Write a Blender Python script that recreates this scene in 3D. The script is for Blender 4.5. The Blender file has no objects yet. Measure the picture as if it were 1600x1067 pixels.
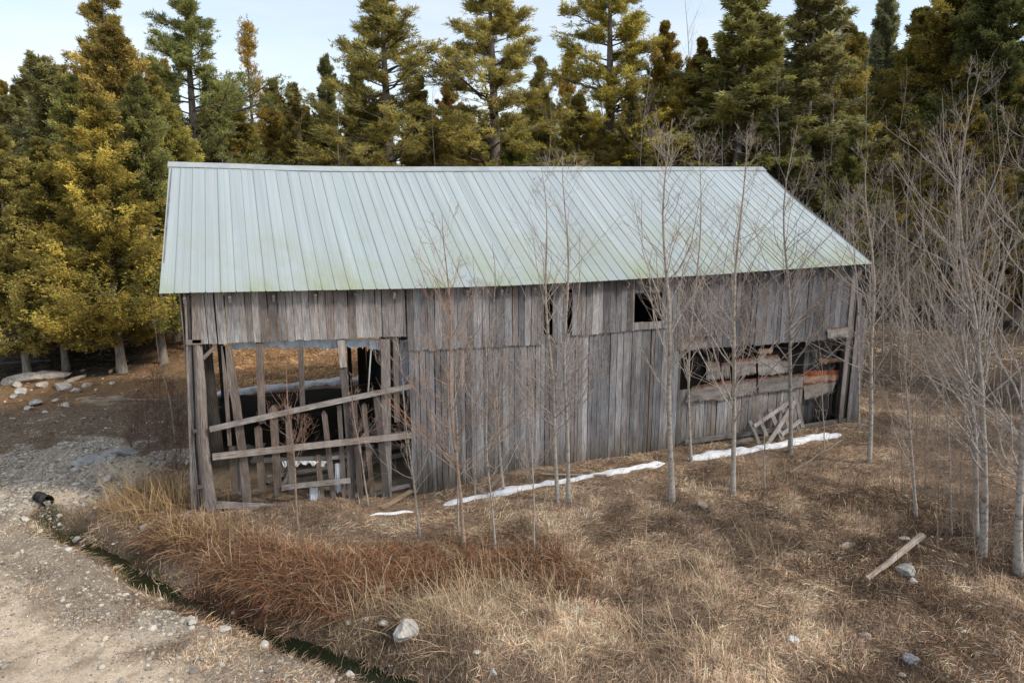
import bpy, bmesh, math, random
import numpy as np
from math import radians, sin, cos, pi
random.seed(7)
RNG = np.random.default_rng(11)
scn = bpy.context.scene
COL = scn.collection

# ------------------------------------------------------------------ camera survey
CAM = np.array([1.20, -15.1, 6.42]); YAW = radians(20.8); PIT = radians(11.2); FPX = 1095.0
_fw = np.array([sin(YAW)*cos(PIT), cos(YAW)*cos(PIT), -sin(PIT)])
_rt = np.array([cos(YAW), -sin(YAW), 0.0]); _up = np.cross(_rt, _fw)
def ray(x, y): return _fw + _rt*(x-800)/FPX - _up*(y-533.5)/FPX
def W(x, y, Y=0.0):                       # photo point -> point on the vertical plane y=Y
    d = ray(x, y); return CAM + d*((Y-CAM[1])/d[1])
def G0(x, y, z=0.0):
    d = ray(x, y); return CAM + d*((z-CAM[2])/d[2])

# ------------------------------------------------------------------ noise
_perm = RNG.random((256, 256))
def vnoise(x, y, s=1.0, seed=0):
    x = np.asarray(x, float)/s + seed*17.3; y = np.asarray(y, float)/s + seed*9.1
    xi = np.floor(x).astype(int); yi = np.floor(y).astype(int)
    fx = x-xi; fy = y-yi; fx = fx*fx*(3-2*fx); fy = fy*fy*(3-2*fy)
    a = _perm[xi & 255, yi & 255]; b = _perm[(xi+1) & 255, yi & 255]
    c = _perm[xi & 255, (yi+1) & 255]; d = _perm[(xi+1) & 255, (yi+1) & 255]
    return (a*(1-fx)+b*fx)*(1-fy)+(c*(1-fx)+d*fx)*fy
def fbm(x, y, s, seed=0, o=3):
    r = 0; a = 1; t = 0
    for k in range(o):
        r = r+a*vnoise(x, y, s/2**k, seed+k*3); t += a; a *= .5
    return r/t
def sstep(a, b, x):
    t = np.clip((x-a)/(b-a), 0, 1); return t*t*(3-2*t)

# ------------------------------------------------------------------ terrain
DITCH = np.array([G0(px, py, -.3)[:2] for px, py in [(66,818),(130,848),(190,882),(260,925),(330,958),(400,985),(480,1012),(560,1040),(660,1080),(860,1160),(1200,1290)]])
def ditch_sd(x, y):                       # distance to the ditch line, positive on the road side; and position along it
    x = np.asarray(x, float); y = np.asarray(y, float)
    best = np.full(x.shape, 1e9); sg = np.zeros(x.shape); al = np.zeros(x.shape); acc = 0
    for i in range(len(DITCH)-1):
        a = DITCH[i]; b = DITCH[i+1]; d = b-a; L = np.hypot(*d)
        t = ((x-a[0])*d[0]+(y-a[1])*d[1])/L**2; tc = np.clip(t, 0, 1)
        q = np.hypot(x-a[0]-tc*d[0], y-a[1]-tc*d[1])
        cr = d[0]*(y-a[1])-d[1]*(x-a[0])
        m = q < best; best = np.where(m, q, best); sg = np.where(m, -np.sign(cr), sg); al = np.where(m, acc+tc*L, al); acc += L
    return best, sg, al
def bump(x, y, c, r, ry=None):
    ry = ry or r
    return np.exp(-(((x-c[0])/r)**2+((y-c[1])/ry)**2))
MG1 = G0(190, 735); MG2 = G0(90, 775); RP = G0(1420, 890); RP2 = G0(1250, 800); RP3 = G0(1560, 820); BK = G0(450, 880)
def H(x, y):
    x = np.asarray(x, float); y = np.asarray(y, float)
    d, s, al = ditch_sd(x, y)
    h = .10*(fbm(x, y, 5, 1)-.5)+.15*(fbm(x, y, 1.0, 2)-.5)+.05*(vnoise(x, y, .3, 5)-.5)
    near = np.exp(-((x-6)/16)**2-((y-2)/14)**2)
    h = h*(1-.0*near)
    d = np.abs(d+.22*(fbm(x, y, .9, 17)-.5)); h = h-.50*np.exp(-(d/.42)**2)*sstep(0, .8, al)
    h = h+.12*np.exp(-((d-1.3)/.6)**2)*(s < 0)*sstep(0, 1.5, al)
    gz_ = bump(x, y, G0(40, 720), 3.2, 2.2)*(x < 0); h = h+gz_*(.30*(fbm(x, y, .9, 14)-.45)+.06*(vnoise(x, y, .22, 15)-.5)); h = h+.36*bump(x, y, MG1, .9, .6)+.16*bump(x, y, MG2, .8)+.22*bump(x, y, RP, 1.1, .9)+.16*bump(x, y, RP2, .9, .5)+.22*bump(x, y, RP3, 1.4, .9)
    h = h-.25*bump(x, y, (4.6, -.2), 1.5, 2.0)
    road = (s > 0)*sstep(1.0, 1.8, d)
    h = h*(1-.75*road)+.05*road
    inside = sstep(-.3, .1, x)*(1-sstep(17.7, 18.2, x))*sstep(.1, .6, y)*(1-sstep(9, 9.7, y))
    h = h*(1-inside)-.02*inside
    h = h+.012*np.maximum(y-26, 0)+1.5*sstep(40, 130, y)
    return h
def G(px, py):                            # photo point -> point on the terrain
    z = 0.0
    for _ in range(6):
        p = G0(px, py, z); z = float(H(p[0], p[1]))
    return np.array([p[0], p[1], z])

# ------------------------------------------------------------------ mesh helpers
def tag(o, label=None, cat=None, group=None, kind=None):
    if label: o['label'] = label
    if cat: o['category'] = cat
    if group: o['group'] = group
    if kind: o['kind'] = kind
    return o
def mesh_np(name, V, quads=None, tris=None, col=None, mat=None, parent=None, smooth=False, uv=None, link=True):
    me = bpy.data.meshes.new(name)
    V = np.asarray(V, np.float32).reshape(-1, 3)
    nq = 0 if quads is None else len(quads); nt = 0 if tris is None else len(tris)
    idx = []
    if nq: idx.append(np.asarray(quads, np.int32).ravel())
    if nt: idx.append(np.asarray(tris, np.int32).ravel())
    idx = np.concatenate(idx)
    starts = np.concatenate([np.arange(nq)*4, nq*4+np.arange(nt)*3]).astype(np.int32)
    me.vertices.add(len(V)); me.vertices.foreach_set('co', V.ravel())
    me.loops.add(len(idx)); me.loops.foreach_set('vertex_index', idx)
    me.polygons.add(nq+nt); me.polygons.foreach_set('loop_start', starts)
    me.polygons.foreach_set('use_smooth', np.full(nq+nt, smooth))
    if col is not None:
        a = me.color_attributes.new('Col', 'FLOAT_COLOR', 'POINT')
        c = np.ones((len(V), 4), np.float32); c[:, :3] = np.clip(col, 0, 1); a.data.foreach_set('color', c.ravel())
    if uv is not None:
        u = me.uv_layers.new(name='UVMap'); u.data.foreach_set('uv', np.asarray(uv, np.float32).ravel())
    me.update(calc_edges=True)
    if mat: me.materials.append(mat)
    if not link: return me
    o = bpy.data.objects.new(name, me); COL.objects.link(o)
    if parent: o.parent = parent
    return o
def empty(name, loc, label=None, cat=None, group=None, rz=0):
    o = bpy.data.objects.new(name, None); COL.objects.link(o); o.location = loc; o.rotation_euler = (0, 0, rz); o.empty_display_size = .2
    return tag(o, label, cat, group)
def nrm(v): return v/np.maximum(np.linalg.norm(v, axis=-1, keepdims=True), 1e-9)

def tubes(P, R, sides):                   # P (B,K,3), R (B,K) -> verts, quads
    B, K, _ = P.shape
    T = np.zeros_like(P); T[:, 1:-1] = P[:, 2:]-P[:, :-2]; T[:, 0] = P[:, 1]-P[:, 0]; T[:, -1] = P[:, -1]-P[:, -2]
    T = nrm(T)
    ref = np.tile(np.array([1.0, .13, .07]), (B, 1)); bad = np.abs((T[:, 0]*nrm(ref)).sum(-1)) > .9
    ref[bad] = (0.1, 1, .05)
    N = nrm(np.cross(T, ref[:, None, :])); Bn = np.cross(T, N)
    a = np.arange(sides)*2*pi/sides
    V = P[:, :, None, :]+R[:, :, None, None]*(N[:, :, None, :]*np.cos(a)[None, None, :, None]+Bn[:, :, None, :]*np.sin(a)[None, None, :, None])
    b = np.arange(B)[:, None, None]*K*sides; k = np.arange(K-1)[None, :, None]*sides; s = np.arange(sides)[None, None, :]; s2 = (s+1) % sides
    q = np.stack([b+k+s, b+k+s2, b+k+sides+s2, b+k+sides+s], -1).reshape(-1, 4)
    return V.reshape(-1, 3), q
class Acc:
    def __init__(s): s.V = []; s.Q = []; s.C = []; s.n = 0
    def add(s, V, q, c):
        V = V.reshape(-1, 3); s.V.append(V); s.Q.append(q+s.n); s.n += len(V)
        c = np.asarray(c, float); s.C.append(np.broadcast_to(c, (len(V), 3)) if c.ndim == 1 else c)
    def tube(s, P, R, sides, c): 
        V, q = tubes(P, R, sides); c = np.asarray(c, float)
        if c.ndim == 3: c = np.repeat(c.reshape(-1, 3), sides, 0)
        s.add(V, q, c)
    def mesh(s, name, mat, parent=None, smooth=False, link=True):
        return mesh_np(name, np.concatenate(s.V), np.concatenate(s.Q), col=np.concatenate(s.C), mat=mat, parent=parent, smooth=smooth, link=link)

class Boards:                             # weathered boards, poles and panels collected into ONE part
    def __init__(s): s.V = []; s.F = []; s.C = []; s.UV = []
    def board(s, p0, p1, w, t=.025, n=(0, -1, 0), col=(.3, .28, .27), jag0=0., jag1=0., nx=3, point=0, w1=None, bend=0., seg=1):
        p0 = np.array(p0, float); p1 = np.array(p1, float); d = p1-p0; L = np.linalg.norm(d); d = d/L
        n = np.array(n, float); n = n-d*n.dot(d); n /= np.linalg.norm(n); sd = np.cross(d, n)
        w1 = w if w1 is None else w1; b = len(s.V); u0 = random.random()*50; v0 = random.random()*50
        if jag0 == 0 and jag1 == 0 and not point: nx = 1
        e0 = [random.uniform(0, jag0) for _ in range(nx+1)]; e1 = [random.uniform(-jag1, 0) for _ in range(nx+1)]
        if point:
            for i in range(nx+1): e1[i] -= point*abs(i/nx-random.uniform(.3, .7))*2
        rows = seg+1
        for j in range(rows):
            f = j/seg
            for i in range(nx+1):
                x = i/nx-.5; ww = w+(w1-w)*f
                l = f*L+e0[i]*(1-f)+e1[i]*f
                c = p0+d*l+sd*(x*ww+bend*sin(f*pi))
                s.V.append(c+n*t/2); s.V.append(c-n*t/2); s.C += [col, col]
                s.UV += [(u0+x*ww, v0+l), (u0+x*ww+.03, v0+l)]
        def id(j, i, k): return b+(j*(nx+1)+i)*2+k
        for j in range(seg):
            for i in range(nx):
                s.F.append((id(j, i, 0), id(j, i+1, 0), id(j+1, i+1, 0), id(j+1, i, 0)))
                s.F.append((id(j, i, 1), id(j+1, i, 1), id(j+1, i+1, 1), id(j, i+1, 1)))
            s.F.append((id(j, 0, 0), id(j+1, 0, 0), id(j+1, 0, 1), id(j, 0, 1)))
            s.F.append((id(j, nx, 0), id(j, nx, 1), id(j+1, nx, 1), id(j+1, nx, 0)))
        for i in range(nx):
            s.F.append((id(0, i, 0), id(0, i, 1), id(0, i+1, 1), id(0, i+1, 0)))
            s.F.append((id(seg, i, 0), id(seg, i+1, 0), id(seg, i+1, 1), id(seg, i, 1)))
        return s
    def log(s, pts, rad, col, sides=9, rough=.12):
        b = len(s.V); K = len(pts); P = np.array(pts, float); u0 = random.random()*50
        T = np.gradient(P, axis=0); L = 0
        for j in range(K):
            t = T[j]/np.linalg.norm(T[j]); r = np.array((0, -1, .01)) if abs(t[1]) < .9 else np.array((0, 0, 1.))
            n = np.cross(t, r); n /= np.linalg.norm(n); m = np.cross(t, n)
            if j: L += np.linalg.norm(P[j]-P[j-1])
            rr = rad[j] if hasattr(rad, '__len__') else rad
            for i in range(sides):
                a = i*2*pi/sides; q = rr*(1+random.uniform(-rough, rough))
                s.V.append(P[j]+(n*cos(a)+m*sin(a))*q); s.C.append(col); s.UV.append((u0+i*rr*2*pi/sides, L))
        for j in range(K-1):
            for i in range(sides):
                i2 = (i+1) % sides
                s.F.append((b+j*sides+i, b+j*sides+i2, b+(j+1)*sides+i2, b+(j+1)*sides+i))
        s.F.append(tuple(b+i for i in range(sides))[::-1]); s.F.append(tuple(b+(K-1)*sides+i for i in range(sides)))
        return s
    def build(s, name, mat, parent=None, label=None):
        me = bpy.data.meshes.new(name); me.from_pydata([tuple(v) for v in s.V], [], s.F)
        a = me.color_attributes.new('Col', 'FLOAT_COLOR', 'POINT')
        a.data.foreach_set('color', np.concatenate([np.array(s.C), np.ones((len(s.C), 1))], 1).astype(np.float32).ravel())
        u = me.uv_layers.new(name='UVMap'); li = np.zeros(len(me.loops), np.int32); me.loops.foreach_get('vertex_index', li)
        u.data.foreach_set('uv', np.array(s.UV, np.float32)[li].ravel())
        me.materials.append(mat); me.update()
        o = bpy.data.objects.new(name, me); COL.objects.link(o)
        if parent: o.parent = parent; o.location = -np.array(parent.location)
        if label: o['label'] = label
        return o

# ------------------------------------------------------------------ materials
def mat(name):
    m = bpy.data.materials.new(name); m.use_nodes = True; nt = m.node_tree; nt.nodes.clear()
    out = nt.nodes.new('ShaderNodeOutputMaterial'); b = nt.nodes.new('ShaderNodeBsdfPrincipled'); nt.links.new(b.outputs[0], out.inputs[0])
    b.inputs['Specular IOR Level'].default_value = .25; b.inputs['Roughness'].default_value = .9
    return m, nt, b, out
class NG:
    def __init__(s, nt): s.nt = nt
    def n(s, t, **k):
        x = s.nt.nodes.new(t)
        for a, v in k.items(): setattr(x, a, v)
        return x
    def link(s, a, b): s.nt.links.new(a, b)
    def attr(s, name='Col'): x = s.n('ShaderNodeAttribute'); x.attribute_name = name; return x.outputs['Color']
    def coord(s, k='Object'): return s.n('ShaderNodeTexCoord').outputs[k]
    def mapping(s, v, sc): x = s.n('ShaderNodeMapping'); x.inputs['Scale'].default_value = sc; s.link(v, x.inputs[0]); return x.outputs[0]
    def noise(s, v, sc, det=4, rough=.6):
        x = s.n('ShaderNodeTexNoise'); x.inputs['Scale'].default_value = sc; x.inputs['Detail'].default_value = det; x.inputs['Roughness'].default_value = rough
        s.link(v, x.inputs['Vector']); return x.outputs[0]
    def ramp(s, f, stops):
        x = s.n('ShaderNodeValToRGB'); e = x.color_ramp.elements
        while len(e) < len(stops): e.new(.5)
        for i, (p, c) in enumerate(stops):
            e[i].position = p; e[i].color = (c, c, c, 1) if not hasattr(c, '__len__') else (*c, 1)
        s.link(f, x.inputs[0]); return x.outputs[0]
    def mix(s, a, b, f=1., mode='MULTIPLY'):
        x = s.n('ShaderNodeMix', data_type='RGBA', blend_type=mode)
        for v, i in ((f, 0), (a, 6), (b, 7)):
            if hasattr(v, 'default_value') or hasattr(v, 'is_linked'): s.link(v, x.inputs[i])
            else: x.inputs[i].default_value = v if i == 0 else (*v, 1)
        return x.outputs[2]
    def bump(s, h, b, st=.3, dist=.02):
        x = s.n('ShaderNodeBump'); x.inputs['Strength'].default_value = st; x.inputs['Distance'].default_value = dist
        s.link(h, x.inputs['Height']); s.link(x.outputs[0], b.inputs['Normal'])
M = {}
def wood(name, tint=(1, 1, 1), dark=.35, foot=False):
    m, nt, b, o = mat(name); g = NG(nt); uv = g.coord('UV')
    gr = g.noise(g.mapping(uv, (70, 2.2, 1)), 1, 5, .65)
    fine = g.noise(g.mapping(uv, (260, 7, 1)), 1, 3, .6)
    c = g.mix(g.attr(), g.ramp(gr, [(.3, dark), (.5, .85), (.7, 1.5)]))
    c = g.mix(c, g.ramp(fine, [(.35, .62), (.65, 1.22)]))
    st = g.noise(g.mapping(g.coord('Object'), (3, 3, .8)), 1, 3, .6)
    c = g.mix(c, g.ramp(st, [(.3, (.62, .58, .56)), (.6, (1.08, 1.06, 1.05))]))
    kn = g.n('ShaderNodeTexVoronoi'); kn.inputs['Scale'].default_value = 1; g.link(g.mapping(uv, (7, 2.0, 1)), kn.inputs['Vector'])
    c = g.mix(c, g.ramp(kn.outputs['Distance'], [(.03, .4), (.09, 1.)]))
    if foot:
        sz = g.n('ShaderNodeSeparateXYZ'); g.link(g.coord('Object'), sz.inputs[0]); ns = g.noise(g.mapping(g.coord('Object'), (5, 5, .7)), 1, 5, .7)
        ma = g.n('ShaderNodeMath', operation='MULTIPLY_ADD'); g.link(ns, ma.inputs[0]); ma.inputs[1].default_value = 1.5; g.link(sz.outputs[2], ma.inputs[2])
        mr = g.n('ShaderNodeMapRange'); g.link(ma.outputs[0], mr.inputs[0]); mr.inputs[1].default_value = .3; mr.inputs[2].default_value = 5.6
        c = g.mix(c, g.ramp(mr.outputs[0], [(.04, (.42, .34, .24)), (.14, (.82, .78, .72)), (.24, (1.04, 1.04, 1.05)), (.80, (1., 1., 1.)), (.98, (.62, .60, .60))]))
    c = g.mix(c, tint)
    g.link(c, b.inputs['Base Color']); g.bump(gr, b, .5, .01); return m
M['wood'] = wood('weathered_wood'); M['siding'] = wood('weathered_siding', foot=True); M['log'] = wood('weathered_log', dark=.3)
def simple(name, rough=.9, sc=8, lo=.7, hi=1.2, bs=.2, bd=.02, spec=.25, det=5):
    m, nt, b, o = mat(name); g = NG(nt); n = g.noise(g.coord('Object'), sc, det, .65)
    g.link(g.mix(g.attr(), g.ramp(n, [(.3, lo), (.7, hi)])), b.inputs['Base Color'])
    b.inputs['Roughness'].default_value = rough; b.inputs['Specular IOR Level'].default_value = spec; g.bump(n, b, bs, bd); return m
M['stone'] = simple('limestone', sc=9, lo=.6, hi=1.25, bs=.6, bd=.03)
M['grass'] = simple('dry_grass', sc=3, lo=.8, hi=1.2, bs=0)
M['pebble'] = simple('pebbles', sc=5, lo=.85, hi=1.15, bs=0)
M['plastic'] = simple('torn_plastic', rough=.5, sc=6, lo=.7, hi=1.1)
M['tar'] = simple('tar_paper', rough=.9, sc=4, lo=.5, hi=1.6, bs=.4, spec=.08)
def bark(name):
    m, nt, b, o = mat(name); g = NG(nt); c = g.coord()
    n = g.noise(g.mapping(c, (9, 9, 14)), 1, 5, .7)
    g.link(g.mix(g.attr(), g.ramp(n, [(.32, .3), (.5, .95), (.75, 1.25)])), b.inputs['Base Color']); g.bump(n, b, .4, .01); return m
M['bark'] = bark('young_bark'); 
m, nt, b, o = mat('conifer_bark'); g = NG(nt); n = g.noise(g.mapping(g.coord(), (14, 14, 2.5)), 1, 5, .7)
g.link(g.mix(g.attr(), g.ramp(n, [(.3, .4), (.7, 1.4)])), b.inputs['Base Color']); g.bump(n, b, .6, .03); M['cbark'] = m
def foliage(name):
    m, nt, b, o = mat(name); g = NG(nt); n = g.noise(g.coord(), 1.1, 3, .6)
    oi = g.n('ShaderNodeObjectInfo')
    c = g.mix(g.attr(), g.ramp(n, [(.3, .95), (.7, 1.5)]))
    c = g.mix(c, g.ramp(oi.outputs['Random'], [(0, (.72, .86, .98)), (.3, (1.05, 1.02, 1.1)), (.6, (.92, .98, .85)), (1, (1.22, 1.03, .85))]))
    c = g.mix(c, oi.outputs['Color'])
    g.link(c, b.inputs['Base Color']); tr = g.n('ShaderNodeBsdfTranslucent'); g.link(c, tr.inputs[0])
    ms = g.n('ShaderNodeMixShader'); ms.inputs[0].default_value = .42; g.link(b.outputs[0], ms.inputs[1]); g.link(tr.outputs[0], ms.inputs[2]); g.link(ms.outputs[0], o.inputs[0])
    return m
M['leaf'] = foliage('needle_foliage')
# snow
m, nt, b, o = mat('old_snow'); g = NG(nt); n = g.noise(g.coord(), 7, 5, .65); n2 = g.noise(g.coord(), 60, 3, .6)
c = g.ramp(n, [(.28, (.55, .53, .52)), (.45, (.78, .79, .82)), (.8, (.86, .87, .9))]); c = g.mix(c, g.ramp(n2, [(.30, (.5, .4, .3)), (.42, 1.)]))
g.link(c, b.inputs['Base Color']); g.bump(n, b, .5, .05); M['snow'] = m
# roof metal: pale green paint, algae towards the eave
m, nt, b, o = mat('painted_roof_metal'); g = NG(nt); uv = g.coord('UV')
big = g.noise(g.mapping(uv, (1.1, .5, 1)), 1, 4, .6); streak = g.noise(g.mapping(uv, (9, .45, 1)), 1, 4, .65); sp = g.noise(g.mapping(uv, (30, 14, 1)), 1, 3, .6)
sx = g.n('ShaderNodeSeparateXYZ'); g.link(uv, sx.inputs[0])
low = g.ramp(sx.outputs[1], [(0.0, .9), (.10, .45), (.42, .0)])
base = g.mix(g.attr(), g.ramp(streak, [(.3, (.80, .83, .84)), (.7, (1.06, 1.05, 1.05))])); base = g.mix(base, g.ramp(big, [(.3, (.88, .9, .9)), (.7, (1.05, 1.05, 1.05))]))
big2 = g.noise(g.mapping(uv, (.55, 2.2, 1)), 1, 5, .65); mid = g.mix(g.ramp(sx.outputs[1], [(.05, 1.), (.75, .0)]), g.ramp(big2, [(.44, .0), (.64, .9)])); f = g.mix(g.mix(low, g.ramp(big, [(.38, .1), (.62, 1.)])), mid, 1., 'ADD'); f = g.mix(f, g.ramp(sp, [(.3, .5), (.6, 1.)]))
c = g.mix(base, (.30, .335, .235), f, 'MIX')
sm = g.noise(g.mapping(uv, (2.1, 1.3, 1)), 1, 5, .7)
c = g.mix(c, g.ramp(sm, [(.68, 1.), (.8, (.84, .86, .84))]))
g.link(c, b.inputs['Base Color']); b.inputs['Roughness'].default_value = .48; b.inputs['Specular IOR Level'].default_value = .4; g.bump(big, b, .15, .03); M['roof'] = m
# rust stained sheathing
m, nt, b, o = mat('rust_stained_board'); g = NG(nt); uv = g.coord('UV'); sx = g.n('ShaderNodeSeparateXYZ'); g.link(uv, sx.inputs[0])
n = g.noise(g.mapping(g.coord(), (5, 5, 3)), 1, 6, .7); n2 = g.noise(g.mapping(g.coord(), (2, 2, 9)), 1, 4, .6)
ad = g.n('ShaderNodeMath', operation='ADD'); mu = g.n('ShaderNodeMath', operation='MULTIPLY_ADD'); g.link(n, mu.inputs[0]); mu.inputs[1].default_value = .7; mu.inputs[2].default_value = -.35
g.link(sx.outputs[1], ad.inputs[0]); g.link(mu.outputs[0], ad.inputs[1])
c = g.ramp(ad.outputs[0], [(.0, (.10, .085, .08)), (.12, (.34, .315, .30)), (.76, (.30, .27, .255)), (.9, (.20, .11, .07)), (1., (.20, .075, .04))])
c = g.mix(c, g.ramp(n2, [(.3, .45), (.6, .92)])); c = g.mix(c, g.attr())
g.link(c, b.inputs['Base Color']); g.bump(n, b, .6, .03); M['rust'] = m
# ground
m, nt, b, o = mat('ground_earth'); g = NG(nt); co = g.coord()
n1 = g.noise(co, .9, 5, .65); n2 = g.noise(co, 7, 5, .7); n3 = g.noise(co, 38, 6, .78)
v = g.n('ShaderNodeTexVoronoi'); v.inputs['Scale'].default_value = 16; g.link(co, v.inputs['Vector'])
c = g.mix(g.attr(), g.ramp(n1, [(.3, .78), (.7, 1.2)])); c = g.mix(c, g.ramp(n2, [(.3, (.72, .68, .62)), (.5, 1.), (.72, (1.22, 1.22, 1.22))])); c = g.mix(c, g.ramp(n3, [(.32, .5), (.68, 1.4)]))
vc = g.n('ShaderNodeSeparateColor'); g.link(v.outputs['Color'], vc.inputs[0])
stm = g.mix(g.ramp(v.outputs['Distance'], [(.12, 1.), (.24, 0.)]), g.ramp(vc.outputs[0], [(.6, 0.), (.68, 1.)])); stm = g.mix(stm, g.attr('Grit'))
c = g.mix(c, (.47, .43, .38), stm, 'MIX')
g.link(c, b.inputs['Base Color']); hs = g.mix(n3, stm, .5, 'ADD'); g.bump(hs, b, .7, .03); M['ground'] = m
m, nt, b, o = mat('ditch_water'); b.inputs['Base Color'].default_value = (.012, .016, .008, 1); b.inputs['Roughness'].default_value = .12; b.inputs['Specular IOR Level'].default_value = .5
g = NG(nt); g.bump(g.noise(g.coord(), 6, 3), b, .15, .02); M['water'] = m
m, nt, b, o = mat('black_plastic'); g = NG(nt); n = g.noise(g.coord(), 14, 4); g.link(g.ramp(n, [(.3, (.008, .008, .009)), (.8, (.05, .048, .045))]), b.inputs['Base Color']); b.inputs['Roughness'].default_value = .45; M['black'] = m

# ------------------------------------------------------------------ ground sheet and its zones
def zones(x, y):                          # weights used for colour, grass and pebbles
    d, s, al = ditch_sd(x, y); n = fbm(x, y, 1.3, 21); n2 = fbm(x, y, .5, 31)
    z = {}
    on = (s > 0)
    z['road'] = on*sstep(1.25, 1.9, d+(n-.5)*1.1)
    z['shoulder'] = on*sstep(.25, .5, d)*(1-z['road'])
    gl = G0(20, 738); gm = G0(110, 775)
    z['gravel'] = np.clip(sstep(.35, .6, bump(x, y, gl, 2.6, 1.5)+bump(x, y, gm, 1.5, .9)+bump(x, y, G0(-200, 760), 5, 2)+bump(x, y, MG1, .8, .5)+(n-.5)*1.5+(n2-.5)*.7)*(x < 0.2), 0, 1)
    z['gravel'] = z['gravel']*(1-z['road'])
    z['moss'] = np.exp(-((d+(n2-.5)*.35)/.30)**2)*sstep(-.2, .3, al)
    r = bump(x, y, G0(430, 900), 1.9, 1.1)+bump(x, y, G0(250, 850), .9, .7)+bump(x, y, G0(560, 905), 1.3, .8)+.9*bump(x, y, G0(830, 880), 1.2, .8)+.6*bump(x, y, G0(900, 930), .8, .6)+.8*bump(x, y, G0(700, 900), 1.1, .6)
    z['rust'] = sstep(.4, .8, r+(n-.5)*.7)
    dk = bump(x, y, RP, 2.4, 1.3)+bump(x, y, RP3, 2.6, 1.5)+.9*bump(x, y, G0(1340, 780), 2.2, .8)+bump(x, y, G0(1500, 1030), 3, .8)+.6*bump(x, y, G0(980, 930), .8, .5)+.6*bump(x, y, G0(1100, 740), 3.5, .8)
    z['dark'] = sstep(.45, .9, dk+(n-.5)*.9)
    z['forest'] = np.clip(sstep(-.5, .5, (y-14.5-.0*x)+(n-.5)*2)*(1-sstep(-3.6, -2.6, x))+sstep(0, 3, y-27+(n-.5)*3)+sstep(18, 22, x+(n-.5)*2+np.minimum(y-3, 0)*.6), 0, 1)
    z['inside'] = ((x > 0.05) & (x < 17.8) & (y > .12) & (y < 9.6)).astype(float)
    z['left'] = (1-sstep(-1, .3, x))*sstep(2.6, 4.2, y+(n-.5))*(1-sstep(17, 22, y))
    z['n'] = n; z['n2'] = n2; z['d'] = d; z['s'] = s; z['al'] = al
    return z
def axis_pts(lo, hi, step, far):
    c = list(np.arange(lo, hi, step)); a = c[-1]; s = step
    while a < far: s *= 1.18; a += s; c.append(a)
    a = c[0]; s = step; pre = []
    while a > -far: s *= 1.18; a -= s; pre.append(a)
    return np.array(pre[::-1]+c)
gx = axis_pts(-9, 24, .11, 420); gy = axis_pts(-11.5, 15, .11, 420)
X, Y = np.meshgrid(gx, gy); Z = H(X, Y); zz = zones(X, Y)
def lay(c, new, w): return c*(1-w[..., None])+np.array(new)*w[..., None]
C = np.broadcast_to(np.array([.26, .18, .12]), X.shape+(3,)).copy()
C = lay(C, (.37, .265, .175), sstep(.5, .7, zz['n2'])*.7)
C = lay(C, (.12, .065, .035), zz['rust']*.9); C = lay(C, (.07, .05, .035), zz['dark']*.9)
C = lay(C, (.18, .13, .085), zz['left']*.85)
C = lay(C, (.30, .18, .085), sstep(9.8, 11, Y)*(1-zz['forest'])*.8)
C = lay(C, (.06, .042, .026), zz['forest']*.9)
C = lay(C, (.33, .275, .21), zz['shoulder']*.9); C = lay(C, (.52, .43, .32), zz['gravel']*.85); C = lay(C, (.16, .12, .085), zz['gravel']*sstep(.5, .68, fbm(X, Y, .7, 91))*.65)
C = lay(C, (.62, .50, .37), zz['road'])
tr = sstep(.5, .62, fbm(X, Y, 2.2, 41)*.5+.5*np.exp(-((zz['d']-3.1)/.5)**2))*zz['road']; C = lay(C, (.50, .41, .31), tr*.6)
spots = sstep(.62, .72, vnoise(X+.3*vnoise(X, Y, .4, 3), Y, .21, 51)*.65+fbm(X, Y, 1.1, 55)*.42)*zz['road']; C = lay(C, (.24, .18, .12), spots*.6)
C = lay(C, (.045, .042, .022), np.clip(zz['moss']*1.0, 0, 1)*(zz['al'] > .1)); C = lay(C, (.022, .017, .012), zz['inside']); C = lay(C, (.30, .23, .16), zz['inside']*(1-sstep(2.0, 4.2, Y+.25*X-.6))*sstep(-.5,.6,5.6-X))  # barn floor: inside shade painted near black, sunlit front part painted paler
ny, nx_ = X.shape; ii = np.arange(ny*nx_).reshape(ny, nx_)
q = np.stack([ii[:-1, :-1], ii[:-1, 1:], ii[1:, 1:], ii[1:, :-1]], -1).reshape(-1, 4)
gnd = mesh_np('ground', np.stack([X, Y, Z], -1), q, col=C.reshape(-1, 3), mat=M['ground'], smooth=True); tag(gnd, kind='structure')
a = gnd.data.color_attributes.new('Grit', 'FLOAT_COLOR', 'POINT'); gr = np.ones((X.size, 4), np.float32)
gr[:, :3] = np.clip(zz['shoulder']*1.0+zz['gravel']+zz['road']*.25+zz['left']*.45+zz['dark']*.12, 0, 1).reshape(-1, 1); a.data.foreach_set('color', gr.ravel())
# water lying in the ditch
wp = []; 
for i, p in enumerate(DITCH[1:-1]):
    t = DITCH[i+2]-DITCH[i]; t = t/np.hypot(*t); nn = np.array([-t[1], t[0]]); wp += [(*(p+nn*.2), -.37), (*(p-nn*.2), -.37)]
wq = [(2*i, 2*i+1, 2*i+3, 2*i+2) for i in range(len(wp)//2-1)]
w = mesh_np('ditch_water', wp, wq, mat=M['water']); tag(w, kind='structure')

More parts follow.
